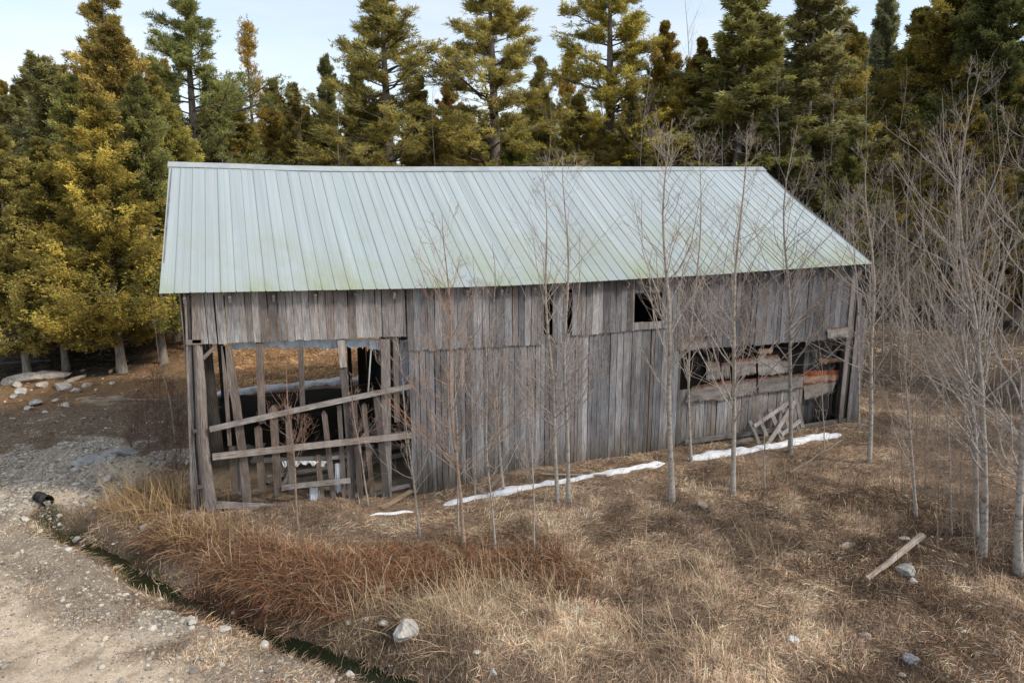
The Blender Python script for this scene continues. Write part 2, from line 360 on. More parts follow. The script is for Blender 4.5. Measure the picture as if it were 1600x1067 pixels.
# ------------------------------------------------------------------ dry grass (one uncountable mass per kind)
SNOW = []                                  # filled with (x,y,r) later for exclusion
def blades(name, x, y, L, width, lean, az, col, K=4, droop=1.0, label=None, cat=None):
    n = len(x); z = H(x, y)-.01
    t = np.linspace(0, 1, K)
    ang = lean[:, None]*(.55+.75*droop*t[None, :])                 # angle from vertical, growing along the blade
    ang = np.minimum(ang, 1.66)
    seg = (L/(K-1))[:, None]
    jit = az[:, None]+RNG.normal(0, .22, (n, K))*t[None]
    dx = np.sin(ang)*np.cos(jit)*seg; dy = np.sin(ang)*np.sin(jit)*seg; dz = np.cos(ang)*seg
    P = np.zeros((n, K, 3)); P[:, 0] = np.stack([x, y, z], -1)
    P[:, 1:, 0] = x[:, None]+np.cumsum(dx[:, 1:], 1); P[:, 1:, 1] = y[:, None]+np.cumsum(dy[:, 1:], 1); P[:, 1:, 2] = z[:, None]+np.cumsum(dz[:, 1:], 1)
    gz = H(P[:, -1, 0], P[:, -1, 1])+RNG.uniform(.0, .05, n)
    low = np.maximum(gz-P[:, -1, 2], 0); P[:, :, 2] += low[:, None]*t[None]**1.5
    wd = np.stack([-np.sin(az), np.cos(az), RNG.normal(0, .5, n)], -1); wd = nrm(wd)*(width/2)[:, None]
    wt = np.array([.8, 1., .8, .25] if K == 4 else np.linspace(1, .3, K))
    V = np.stack([P-wd[:, None]*wt[None, :, None], P+wd[:, None]*wt[None, :, None]], 2).reshape(-1, 3)
    b = np.arange(n)[:, None]*K*2; k = np.arange(K-1)[None]*2
    q = np.stack([b+k, b+k+1, b+k+3, b+k+2], -1).reshape(-1, 4)
    cc = col[:, None, None, :]*(.55+.5*t)[None, :, None, None]*np.ones((1, 1, 2, 1))
    o = mesh_np(name, V, q, col=cc.reshape(-1, 3), mat=M['grass'])
    tag(o, label, cat, kind='stuff'); return o
def scatter(n, x0, x1, y0, y1): return RNG.uniform(x0, x1, n), RNG.uniform(y0, y1, n)
def vis(x, y, m=60):                       # keep only the ground the photo could show, with a margin to the side
    dx = x-CAM[0]; dy = y-CAM[1]; f = dx*sin(YAW)+dy*cos(YAW); r = dx*cos(YAW)-dy*sin(YAW)
    return (f > 6) & (np.abs(r) < f*.80+1)
SN = [((690,789),(760,775),(850,757),(940,742),(1042,724)), ((1073,718),(1150,706),(1230,694),(1316,678)), ((573,806),(650,799))]
def snow_dist(x, y):
    best = np.full(np.shape(x), 1e9)
    for line in SN:
        pts = [G(*p)[:2] for p in line]
        for a, b in zip(pts[:-1], pts[1:]):
            d = b-a; t = np.clip(((x-a[0])*d[0]+(y-a[1])*d[1])/(d@d), 0, 1); best = np.minimum(best, np.hypot(x-a[0]-t*d[0], y-a[1]-t*d[1]))
    return best
def grass_pass(n, box, near=True):
    x, y = scatter(n, *box); m = vis(x, y); x = x[m]; y = y[m]; z = zones(x, y)
    dens = np.clip(1-z['road']*.985-z['shoulder']*.62-z['gravel']*.93-z['inside']*(.99-.5*(y < 1.4)*(x < 2.5))-z['forest']*.6-z['left']*.62-z['dark']*.55-z['moss']*.8*(z['al'] > .3), 0.0, 1)
    dens *= .38+.85*sstep(.32, .6, z['n2'])*(.5+.8*fbm(x, y, .22, 83)); dens *= snow_dist(x, y) > .17
    dens *= ~((x > -.1) & (x < 18) & (y > -.06) & (y < 9.8) & (RNG.random(len(x)) < np.where((y < 1.4)&(x < 2.6), .4, .97)))
    k = RNG.random(len(x)) < dens; x = x[k]; y = y[k]; z = {a: v[k] for a, v in z.items()}
    N = len(x); flow = fbm(x, y, 2.2, 61)*9+fbm(x, y, .7, 63)*3.5; az = flow+RNG.normal(0, 1.0, N)
    r = RNG.random(N)
    tan = np.array([.76, .50, .31]); pale = np.array([.93, .71, .49]); brn = np.array([.32, .19, .12]); rst = np.array([.26, .115, .06]); grey = np.array([.36, .29, .22]); grn = np.array([.13, .13, .05])
    col = tan*(1-r[:, None])+pale*r[:, None]
    q = RNG.random(N)
    col[q < .30] = brn*1.1; col[(q > .3) & (q < .45)] = grey
    rr = RNG.random(N) < z['rust']*.85; col[rr] = rst*(.6+.8*RNG.random(N)[rr, None])
    dd = RNG.random(N) < z['dark']*.8; col[dd] = (brn*.7)*(.5+RNG.random(N)[dd, None])
    d2 = RNG.random(N) < z['dark']*.08+.02; col[d2] = grn
    l2 = RNG.random(N) < z['left']*.6; col[l2] = brn*.9
    cl = sstep(.3, .7, fbm(x, y, .75, 71)); c2 = sstep(.3, .7, fbm(x, y, .2, 73)); col *= ((.5+.75*cl)*(.7+.5*c2))[:, None]*RNG.uniform(.55, 1.35, (N, 1))
    hot = (y < 0)*sstep(.45, .6, fbm(x, y, 3.1, 75)); col *= (1+.22*hot[:, None])
    L = RNG.uniform(.05, .27, N)*(1+.3*z['rust']); L[z['road'] > .5] *= .3; L *= 1-.45*z['left']-.35*z['shoulder']
    lean = RNG.uniform(1.15, 2.6, N); up = RNG.random(N) < .035; lean[up] = RNG.uniform(.1, .7, up.sum()); L[up] *= 1.25 
    return x, y, L, lean, az, col, z
x, y, L, lean, az, col, z = grass_pass(760000, (-9, 23, -11.5, 4))
g2 = grass_pass(620000, (-1, 15, -11.5, -2.5)); x, y, L, lean, az, col = [np.concatenate([p, q_]) for p, q_ in zip((x, y, L, lean, az, col), g2[:6])]
blades('dry_grass', x, y, L, RNG.uniform(.004, .010, len(x)), lean, az, col, label='matted tan and straw coloured dead grass in front of the barn', cat='grass')
x, y, L, lean, az, col, z = grass_pass(330000, (-14, 34, 3, 27))
col = np.where(((y > 9.8) & (x < 12))[:, None], col*np.array([1.25, .98, .72]), col)
blades('dry_grass', x, y, L*1.3, RNG.uniform(.01, .022, len(x)), lean, az, col, label='orange brown dead grass on the field behind and beside the barn', cat='grass')
# rusty weeds leaning over the ditch bank
def clump(cs, n, spread, Lr, azc, azs, leanr, c, wr=(.005, .010)):
    xs = []; 
    for (px, py), k in cs:
        p = G(px, py); m = int(n*k); xs.append(np.stack([RNG.normal(p[0], spread, m), RNG.normal(p[1], spread*.6, m)], -1))
    P = np.concatenate(xs); N = len(P); d, s, al = ditch_sd(P[:, 0], P[:, 1]); keep = (~((s > 0) & (d < 6)))&(d > .50)&~((P[:, 1] > -.05)&(P[:, 0] > .1)); P = P[keep]; N = len(P)
    col = np.array(c)[RNG.integers(0, len(c), N)]*RNG.uniform(.6, 1.2, (N, 1))
    return P[:, 0], P[:, 1], RNG.uniform(*Lr, N), RNG.uniform(*wr, N), RNG.uniform(*leanr, N), azc+RNG.normal(0, azs, N), col
A1 = clump([((430,890),1.3),((360,880),1),((520,890),1.2),((480,945),.7),((560,930),.7),((400,925),.8),((590,880),.9),((300,860),.8),((250,835),.6),((470,930),.8),((820,880),.8),((740,890),.8),((880,910),.5),((660,880),.7)], 2600, .6, (.12, .6), radians(200), 1.9, (.8, 2.1), [(.36, .14, .06), (.25, .10, .05), (.38, .21, .11), (.50, .36, .21), (.30, .19, .11), (.13, .07, .045)])
blades('rust_brown_weeds', *A1[:4], *A1[4:], label='rust brown dead weeds bent over the bank in front of the barn opening', cat='weeds')
A2 = clump([((235,775),1.2),((260,800),1),((205,790),.8),((290,790),.6),((190,830),.7),((260,860),.6),((330,840),.5),((420,985),.0)], 300, .36, (.3, .9), radians(150), 1.4, (.2, 1.5), [(.58, .40, .21), (.50, .33, .17), (.40, .25, .12)], (.006, .012))
A3 = clump([((690,960),.8),((640,980),.6),((740,950),.8),((790,930),.8),((720,1000),.8),((850,960),.5),((560,960),.5),((340,930),.4),((1020,900),.3),((1180,870),.4),((1120,940),.5),((1000,1010),.5),((1100,1020),.5),((900,1030),.5)], 150, .32, (.3, .9), radians(120), 1.6, (.1, 1.5), [(.60, .44, .27), (.42, .29, .17), (.66, .52, .34)], (.005, .010))
A = [np.concatenate([a, b]) for a, b in zip(A2, A3)]
blades('tall_straw_grass', *A[:4], *A[4:], label='tall straw coloured grass stems beside the barn corner and on the bank', cat='grass')
# tufted stubs in the gravel road
x, y = scatter(60000, -9, 8, -11, 2); m = vis(x, y); x = x[m]; y = y[m]; z = zones(x, y)
k = RNG.random(len(x)) < sstep(.60, .72, vnoise(x, y, .17, 51)*.6+fbm(x, y, 1.5, 55)*.5)*z['road']*.8; x = x[k]; y = y[k]; N = len(x)
blades('road_stubble', x, y, RNG.uniform(.02, .07, N), RNG.uniform(.004, .009, N), RNG.uniform(.3, 1.4, N), RNG.uniform(0, 6.3, N), np.array([.24, .18, .10])*RNG.uniform(.5, 1.2, (N, 1)), label='short brown stubble growing in tufts on the gravel road', cat='grass')
# moss and green grass in the ditch
al = RNG.uniform(.2, 12, 14000); seg = np.hypot(*(DITCH[1:]-DITCH[:-1]).T); cs = np.concatenate([[0], np.cumsum(seg)])
x = np.interp(al, cs, DITCH[:, 0])+RNG.normal(0, .15, len(al)); y = np.interp(al, cs, DITCH[:, 1])+RNG.normal(0, .15, len(al)); N = len(x)
k = fbm(x, y, .8, 77) > .42; x = x[k]; y = y[k]; N = len(x)
blades('ditch_moss', x, y, RNG.uniform(.03, .12, N), RNG.uniform(.006, .014, N), RNG.uniform(.2, 1.4, N), RNG.uniform(0, 6.3, N), np.where(RNG.random((N, 1)) < .35, np.array([.07, .10, .02]), np.array([.16, .12, .06]))*RNG.uniform(.4, 1.5, (N, 1)), label='dark green moss and wet grass lining the ditch', cat='moss')

# brittle standing weed stalks
A4 = clump([((1180,860),1),((1060,900),1),((1300,880),1),((1400,960),1.2),((1500,900),1.2),((1240,960),1),((1350,1040),1),((960,850),1),((860,960),.8),((1120,1030),.8),((1560,1000),1),((1430,800),2.5),((1480,880),2.5),((1330,840),2),((1380,920),2),((1260,790),1),((620,860),1),((420,840),1),((520,1000),.7)], 55, .8, (.15, .6), radians(90), 2.0, (.05, .8), [(.20, .13, .08), (.13, .09, .06), (.34, .25, .16)], (.004, .008))
blades('weed_stalks', *A4[:4], *A4[4:], droop=.3, label='thin dark weed stalks standing scattered over the matted grass', cat='weeds')
# twigs and sticks littering the ground
x, y = scatter(42000, -9, 24, -11, 24); m = vis(x, y); x = x[m]; y = y[m]; z = zones(x, y)
k = RNG.random(len(x)) < (.08+.5*z['left']+.55*z['dark']+.18*z['forest']+.25*z['rust'])*(1-z['road'])*(1-z['inside'])*(1-z['gravel']*.9); x = x[k]; y = y[k]; N = len(x)
az = RNG.uniform(0, 6.3, N); Ls = RNG.uniform(.06, .42, N)*(1+.8*(RNG.random(N) < .05)); t = np.linspace(-.5, .5, 4)
P = np.stack([x[:, None]+np.cos(az)[:, None]*Ls[:, None]*t, y[:, None]+np.sin(az)[:, None]*Ls[:, None]*t, np.zeros((N, 4))], -1); P[..., :2] += RNG.normal(0, .012, (N, 4, 2))
P[..., 2] = H(P[..., 0], P[..., 1])+.02+RNG.uniform(0, .10, (N, 1))*(t+.5); A = Acc()
A.tube(P, RNG.uniform(.0025, .007, (N, 1))*np.array([1, .9, .8, .5]), 4, (np.array([.26, .21, .17])*RNG.uniform(.3, 1.5, (N, 1)))[:, None, :]*np.ones((1, 4, 1)))
tag(A.mesh('fallen_twigs', M['grass']), 'small dead twigs and sticks littering the ground around the barn', 'twigs', kind='stuff')

# ------------------------------------------------------------------ stones
def ico(sub):
    bm = bmesh.new(); bmesh.ops.create_icosphere(bm, subdivisions=sub, radius=1); v = np.array([p.co[:] for p in bm.verts]); f = np.array([[q.index for q in p.verts] for p in bm.faces]); bm.free(); return v, f
I1, F1 = ico(1); I3, F3 = ico(3)
def pebbles(name, x, y, r, col, label):
    n = len(x); z = H(x, y); sc = np.stack([r*RNG.uniform(.7, 1.3, n), r*RNG.uniform(.7, 1.3, n), r*RNG.uniform(.4, .8, n)], -1)
    V = I1[None]*(1+RNG.uniform(-.22, .22, (n, len(I1), 1)))*sc[:, None]
    a = RNG.uniform(0, 6.3, n); c, s = np.cos(a)[:, None], np.sin(a)[:, None]
    V = np.stack([V[..., 0]*c-V[..., 1]*s, V[..., 0]*s+V[..., 1]*c, V[..., 2]], -1)+np.stack([x, y, z+r*.15], -1)[:, None]
    F = (F1[None]+np.arange(n)[:, None, None]*len(I1)).reshape(-1, 3)
    o = mesh_np(name, V, tris=F, col=np.repeat(col, len(I1), 0), mat=M['pebble']); tag(o, label, 'gravel', kind='stuff')
x, y = scatter(260000, -9, 12, -11, 9); m = vis(x, y); x = x[m]; y = y[m]; z = zones(x, y)
dens = z['shoulder']*.75+z['gravel']*.95+z['road']*.22+z['left']*.10+z['moss']*.3+.004
k = RNG.random(len(x)) < dens*(.5+sstep(.4, .6, z['n2'])); k &= z['inside'] < .5; x = x[k]; y = y[k]; N = len(x)
r = .007+.018*RNG.random(N)**3+(RNG.random(N) < .035)*RNG.uniform(.01, .04, N); r = r*(1+.5*z['gravel'][k]); g_ = RNG.uniform(.16, .60, (N, 1))
pebbles('loose_gravel', x, y, r, g_*np.array([1, .90, .76]), 'pale loose gravel and pebbles strewn over the road shoulder')
x, y = scatter(5200, 3, 22, -11, 3); m = vis(x, y); x = x[m]; y = y[m]; z = zones(x, y)
k = RNG.random(len(x)) < .04+z['dark']*.6; x = x[k]; y = y[k]; N = len(x)
pebbles('small_stones', x, y, RNG.uniform(.008, .05, N)*RNG.uniform(.5, 1, N), RNG.uniform(.10, .55, (N, 1))*np.array([1, .93, .84]), 'small broken stones showing through the dark grass at the right')
def rock_mesh(seed, flat=.6, rough=.16, col=(.45, .43, .40)):
    r = np.random.default_rng(seed); V = I3.copy(); n = nrm(r.normal(size=(9, 3))); d = r.uniform(.48, .82, 9)
    for i in range(9):
        p = V@n[i]; V = V-np.maximum(p-d[i], 0)[:, None]*n[i]
    V += I3*(vnoise(I3[:, 0]*3+seed, I3[:, 1]*3+I3[:, 2]*2, 1)[:, None]-.5)*rough
    V[:, 2] *= flat; c = np.array(col)*r.uniform(.8, 1.15, (len(V), 1)); return V, c
def rock(name, px, py, size, label, seed, flat=.6, col=(.42, .40, .37), group=None, sink=.25, stretch=1., rz=None):
    V, c = rock_mesh(seed, flat, col=col); p = G(px, py); stretch = min(stretch, 1.6)*random.uniform(1., 1.2); size = size*1.2; V = V*size*np.array([stretch, 1, 1])
    o = mesh_np(name, V, tris=F3, col=c, mat=M['stone'], smooth=False); o.location = (p[0], p[1], p[2]+size*flat*(1-sink)*.6); o.rotation_euler = (random.uniform(-.15, .15), random.uniform(-.15, .15), random.uniform(0, 6) if rz is None else rz)
    return tag(o, label, 'rock' if size > .14 else 'stone', group)
rock('boulder', 80, 590, .40, 'long pale slab of rock, largest of the boulders near the cedars', 1, .45, stretch=1.5, rz=.1, col=(.58, .50, .42))
rock('boulder', 40, 595, .42, 'flat grey boulder at the left edge of the boulders near the cedars', 2, .5, stretch=1.4, rz=-.2, col=(.55, .49, .42))
rock('boulder', 34, 618, .2, 'small white wedge shaped rock in front of the flat boulders', 3, .8, col=(.55, .52, .47))
rock('boulder', 98, 607, .25, 'low pale rock to the right of the white wedge shaped rock', 4, .5, stretch=1.5, col=(.50, .46, .42))
rock('boulder', 55, 632, .2, 'broken pale rock closest to the gravel among the left boulders', 5, .5, col=(.5, .47, .42))
rock('boulder', 14, 600, .2, 'round grey rock touching the left edge of the photo', 6, .7, col=(.36, .33, .3))
rock('boulder', 115, 596, .22, 'slanted brownish slab at the right end of the long pale slab', 7, .4, stretch=1.6, col=(.38, .33, .28))
rock('boulder', 185, 712, .30, 'grey rock on top of the gravel mound left of the barn', 8, .5, stretch=1.4, col=(.40, .38, .36))
rock('boulder', 148, 722, .26, 'half buried grey rock on the left side of the gravel mound', 9, .45, stretch=1.5, col=(.38, .37, .35))
rock('boulder', 208, 738, .14, 'small rounded rock at the foot of the gravel mound', 10, .6, col=(.45, .42, .38))
rock('boulder', 170, 748, .12, 'pale stone between the gravel mound and the culvert', 12, .7, col=(.5, .46, .4))
rock('boulder', 632, 1042, .17, 'large angular pale rock lying in the ditch at the bottom', 13, .85, col=(.50, .47, .43), sink=0)
rock('boulder', 1415, 893, .13, 'mottled black and white rock below the fallen log', 14, .8, col=(.36, .35, .33))
rock('boulder', 1428, 906, .06, 'pale pointed stone under the mottled rock', 15, 1., col=(.55, .5, .45))
rock('boulder', 1425, 1034, .115, 'dark grey rock in the grass near the lower right corner', 16, .6, col=(.22, .22, .23))
rock('boulder', 1352, 998, .07, 'rounded tan stone in the grass near the lower right', 17, .9, col=(.45, .36, .28))
rock('boulder', 1237, 1003, .075, 'small egg shaped white stone in the straw grass', 18, .9, col=(.6, .57, .53))
rock('boulder', 1325, 854, .09, 'flat pinkish stone left of the fallen log', 19, .35, stretch=1.9, rz=0, col=(.45, .36, .29))
rock('boulder', 1412, 842, .1, 'flat pale stone just behind the fallen log', 20, .3, stretch=1.8, rz=0, col=(.5, .46, .42))
rock('boulder', 1097, 792, .12, 'tan stone at the foot of the thick sapling', 22, .7, col=(.4, .32, .25))
for i, (px, py) in enumerate([(166,770),(131,793),(18,790),(40,812),(62,832),(150,795),(240,775),(105,860),(120,845),(338,858),(362,845),(335,895),(212,905),(380,930),(505,952),(545,985),(598,921),(250,940),(300,975),(410,1010),(452,1025),(500,1040),(545,1058),(575,1010),(600,1000),(640,985),(745,1020),(770,1055),(820,955),(350,985),(470,960),(20,745),(75,750),(120,735),(225,825),(130,655),(165,640),(215,610),(255,660),(95,695),(20,655),(150,610),(175,600),(120,625),(190,615),(70,645),(8,628),(130,580),(160,592),(225,590),(100,650),(48,610)]):
    rock('stone', px, py, random.uniform(.035, .085), 'small pale limestone cobble loose on the gravel and ditch bank', 40+i, .7, col=(.56, .52, .46), group='pale cobbles scattered on the gravel and ditch bank')

rock('boulder', 22, 622, 0.11, 'broken pale rubble rock among the larger boulders near the cedars', 200, .7, col=(.55, .49, .42), group='rubble rocks among the boulders at the left')
rock('boulder', 46, 640, 0.13, 'broken pale rubble rock among the larger boulders near the cedars', 201, .7, col=(.55, .49, .42), group='rubble rocks among the boulders at the left')
rock('boulder', 118, 612, 0.15, 'broken pale rubble rock among the larger boulders near the cedars', 202, .7, col=(.55, .49, .42), group='rubble rocks among the boulders at the left')
rock('boulder', 66, 604, 0.17, 'broken pale rubble rock among the larger boulders near the cedars', 203, .7, col=(.55, .49, .42), group='rubble rocks among the boulders at the left')
rock('boulder', 88, 628, 0.11, 'broken pale rubble rock among the larger boulders near the cedars', 204, .7, col=(.55, .49, .42), group='rubble rocks among the boulders at the left')
rock('boulder', 104, 636, 0.13, 'broken pale rubble rock among the larger boulders near the cedars', 205, .7, col=(.55, .49, .42), group='rubble rocks among the boulders at the left')
rock('boulder', 136, 604, 0.15, 'broken pale rubble rock among the larger boulders near the cedars', 206, .7, col=(.55, .49, .42), group='rubble rocks among the boulders at the left')
rock('boulder', 28, 604, 0.17, 'broken pale rubble rock among the larger boulders near the cedars', 207, .7, col=(.55, .49, .42), group='rubble rocks among the boulders at the left')
# culvert pipe
p0 = G(76, 818); p0[2] = float(H(p0[0]+.0, p0[1]))+.075; dr = np.array([-.62, .78, .03]); dr /= np.linalg.norm(dr)
K = 60; P = np.array([p0-dr*.1+dr*(i/K)*.42 for i in range(K)])
root = empty('culvert_pipe', tuple(p0), 'black corrugated plastic culvert pipe poking out of the gravel at the ditch', 'pipe')
V, q = tubes(P[None], (.105+.009*np.sin(np.arange(K)*1.5))[None], 24); V2, q2 = tubes(P[None], (.092+.009*np.sin(np.arange(K)*1.5))[None], 24)
rim = np.array([(i, (i+1) % 24, len(V)+(i+1) % 24, len(V)+i) for i in range(24)])
o = mesh_np('pipe_wall', np.concatenate([V, V2]), np.concatenate([q, q2+len(V), rim]), mat=M['black'], parent=root, smooth=True); o.location = -p0
o = mesh_np('collar', tubes(np.array([p0-dr*.12, p0-dr*.02, p0+dr*.03])[None], np.array([[.117, .12, .114]]), 24)[0]-p0, tubes(np.zeros((1, 3, 3))+np.arange(3)[None, :, None], np.ones((1, 3)), 24)[1], mat=M['black'], parent=root, smooth=True)

# ------------------------------------------------------------------ barn
L = 17.93
ez = lambda x: float(np.interp(x, [-.4, 4.4, 6.8, 11.8, 17.9], [4.72, 4.61, 4.57, 4.61, 4.75]))
rz_ = lambda x: float(np.interp(x, [-.4, 1.5, 2.9, 5, 8.8, 17.9], [7.40, 7.38, 7.345, 7.37, 7.44, 7.59]))
barn = empty('old_barn', (9, 4.8, 0), 'long weathered grey board barn with pale green metal roof and collapsing left bay', 'barn')
BL = np.array(barn.location)
def roof_mesh(side):
    rib = .285; prof = [(0, 0), (.125, 0), (.14, .004), (.155, 0), (.258, 0), (.267, .017), (.279, .017)]; n = int(18.25/rib)+1; xs = []; zs = []; pid = []
    for i in range(n):
        for a, h in prof: xs.append(i*rib+a); zs.append(h); pid.append(i)
    xs = np.array(xs); zs = np.array(zs); pid = np.array(pid); T = xs/xs.max(); rows = 16; V = []; C = []; UV = []
    rr = np.random.default_rng(5+side); pc = np.array([.415, .458, .472])*(1+rr.normal(0, .022, (n, 1)))*(1+rr.normal(0, .006, (n, 3))); pw = rr.normal(0, .008, n); je = rr.normal(0, .012, n)
    for j in range(rows):
        f = j/(rows-1)
        X0 = -.37+T*(17.60+.37); X1 = -.40+T*(17.87+.40); x = X0*(1-f)+X1*f
        ye = -.30-je[pid]*(f == 0); y = ye*(1-f)+4.85*f
        if side: y = 9.7-y
        ze = np.array([ez(a) for a in X0]); zr = np.array([rz_(a) for a in X1])
        z = ze*(1-f)+zr*f+zs-.035*sin(f*pi)+pw[pid]*sin(f*pi*2)+.02*(vnoise(x, y, 1.7, 3)-.5)
        V.append(np.stack([x, y, z], -1)); c = pc[pid].copy(); c[(zs > .01)] *= np.where((pid[zs > .01] % 3 == 0)[:, None], .78, .95); C.append(c); UV.append(np.stack([x, np.full_like(x, f)], -1))
    V = np.array(V); nx = len(xs); ii = np.arange(rows*nx).reshape(rows, nx)
    q = np.stack([ii[:-1, :-1], ii[:-1, 1:], ii[1:, 1:], ii[1:, :-1]], -1).reshape(-1, 4)
    if side: q = q[:, ::-1]
    return V-BL, q, np.array(C).reshape(-1, 3), np.array(UV).reshape(-1, 2)
for side in (0, 1):
    V, q, C, UV = roof_mesh(side)
    rf = mesh_np('roof_slope', V, q, col=C, uv=UV[q.ravel()], mat=M['roof'], parent=barn)
    if side == 0: rf0 = rf
rc = Boards(); xs = np.linspace(-.42, 17.89, 14)
for a, b_ in zip(xs[:-1], xs[1:]):
    c = random.uniform(.9, 1.1); col = (.40*c, .43*c, .44*c)
    rc.board((a-.01, 4.72, rz_(a)-.045), (b_+.01, 4.72, rz_(b_)-.045), .26, .006, (0, -.6, 1), col); rc.board((a-.01, 4.98, rz_(a)-.045), (b_+.01, 4.98, rz_(b_)-.045), .26, .006, (0, .6, 1), col)
M['cap'] = simple('ridge_metal', rough=.5, sc=3, lo=.8, hi=1.1, bs=.1); o = rc.build('ridge_cap', M['cap'], barn)
# rafters, verge trim and eave battens
BD = Boards()
def gcol(lo=.8, hi=1.2, base=(.30, .28, .27)): c = random.uniform(lo, hi); h = random.uniform(-.012, .012); return (base[0]*c+h, base[1]*c, base[2]*c-h)
for xx in np.arange(.05, 17.8, .82):
    for s in (0, 1):
        f = lambda y: y if not s else 9.7-y
        Boards_ = BD.board((xx, f(-.22), ez(xx)-.17), (xx, f(4.8), rz_(xx)-.24), .05, .13, (0, -.5, .85), gcol(.7, 1.1))
BD.build('rafters', M['wood'], barn)
for s in (0, 1):
    f = lambda y: y if not s else 9.7-y
    for x in (-.34, 17.58):
        B = Boards(); B.board((x, f(-.27), ez(x)-.07), (x if x < 1 else 17.83, f(4.83), rz_(x)-.09), .025, .12, (0, -.5, .85), gcol(.8, 1.1)); B.build('verge_board', M['wood'], barn)

def siding(name, x0, x1, top, bot, y=0., wr=(.13, .19), jagb=.03, jagt=.0, gap=.006, base=(.33, .33, .345), lo=.6, hi=1.22, skip=(), label=None, lean=0., t=.022, pale=.06, normal=(0, -1, 0)):
    b = Boards(); x = x0
    while x < x1-.03:
        w = min(random.uniform(*wr)*random.choice((.8, 1, 1, 1.15)), x1-x); xm = x+w/2
        if not any(a < xm < c for a, c in skip):
            c = gcol(lo, hi, base)
            if random.random() < pale: c = tuple(v*1.35 for v in c)
            if random.random() < .10: c = (c[0]*.75, c[1]*.68, c[2]*.64)
            zt = top(xm)-random.uniform(0, jagt); zb = bot(xm)+random.uniform(-jagb, jagb)
            b.board((xm, y+random.uniform(-.006, .006), zb), (xm+lean*(zt-zb)+random.uniform(-.012, .012), y+random.uniform(-.008, .008), zt), w-gap-random.random()**3*.022, t, (random.uniform(-.05, .05), -1, 0), c, jag0=.02, jag1=.01, nx=2)
        x += w
    return b.build(name, M['siding'], barn, label)
lin = lambda xa, za, xb, zb: (lambda x: za+(zb-za)*(x-xa)/(xb-xa))
topz = lambda x: ez(x)-.02
# lower walls
siding('lower_siding', 4.47, 11.65, lambda x: 3.32, lambda x: float(H(x, -.05))-.04, 0., (.10, .165), jagb=.02, label='long middle run of tall weathered boards', skip=())
siding('upper_siding', .26, 4.42, topz, lin(.28, 3.63, 4.43, 3.52), -.045, (.14, .18), jagb=.012, base=(.36, .352, .355), label='short boards over the open bay')
siding('upper_siding', 4.44, 7.74, topz, lin(4.47, 3.18, 7.76, 3.09), -.045, (.14, .19), jagb=.02, lo=.6, label='dark stained upper boards left of the narrow gap')
siding('upper_siding', 7.96, 8.33, topz, lambda x: 3.1, -.02, (.14, .19), jagb=.03, lo=.6)
hx0, hx1 = W(990, 480)[0], W(1032, 480)[0]; hz0, hz1 = W(1010, 503)[2], W(1010, 460)[2]
siding('upper_siding', 8.46, hx0, topz, lin(8.43, 3.25, 11.3, 3.29), -.045, (.13, .18), jagb=.02, lo=.65, label='upper boards left of the square hole')
siding('upper_siding', hx1, 11.5, topz, lin(8.43, 3.25, 11.3, 3.29), -.045, (.13, .18), jagb=.02, lo=.65, label='upper boards right of the square hole')
for up in (0, 1):
    B = Boards(); x = hx0
    while x < hx1:
        if up: B.board((x+.07, -.03, hz1+.05), (x+.07, -.03, ez(x)-.03), .135, .022, (0, -1, 0), gcol(.5, .7))
        else: B.board((x+.07, -.045, 3.29), (x+.07, -.045, hz0+random.uniform(0, .02)), .135, .022, (0, -1, 0), gcol(1.05, 1.35))
        x += .14
    B.build('infill_boards', M['wood'], barn)
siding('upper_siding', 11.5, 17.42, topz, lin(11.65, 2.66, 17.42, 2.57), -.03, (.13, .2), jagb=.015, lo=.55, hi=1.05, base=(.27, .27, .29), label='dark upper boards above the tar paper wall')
siding('corner_boards', 17.15, 17.9, lambda x: 4.5-(x-17.3)*2.5, lambda x: 0.0, -.06, (.13, .17), jagb=.02, base=(.27, .25, .25), skip=((17.35, 17.5),), label='boards closing the right front corner')
# recessed right wall
B = Boards()
for k in range(4):
    xa = 11.7+k*1.05; B.board((xa+.52, .16, 1.25+random.uniform(-.05, .05)), (xa+.52, .16, 3.0), 1.06, .012, (0, -1, 0), (.010, .0095, .009), jag0=.12, nx=6)
B.build('tar_paper', M['tar'], barn, 'torn black tar paper sheets')
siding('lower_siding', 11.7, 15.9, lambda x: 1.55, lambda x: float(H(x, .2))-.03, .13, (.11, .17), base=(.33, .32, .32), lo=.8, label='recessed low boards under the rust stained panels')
siding('lower_siding', 15.9, 17.3, lambda x: 2.6, lambda x: 0.02, .40, (.10, .16), base=(.13, .125, .125), lo=.5, label='deep shaded boards at the right end')  # board colour darkened to carry the shade deep in the recess
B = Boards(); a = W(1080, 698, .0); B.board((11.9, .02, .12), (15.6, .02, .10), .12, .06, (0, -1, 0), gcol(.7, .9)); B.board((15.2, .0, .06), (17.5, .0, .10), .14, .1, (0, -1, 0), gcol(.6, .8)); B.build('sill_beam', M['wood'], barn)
def Zx(x, y): return (980+x/2.807, 380+y/2.807)
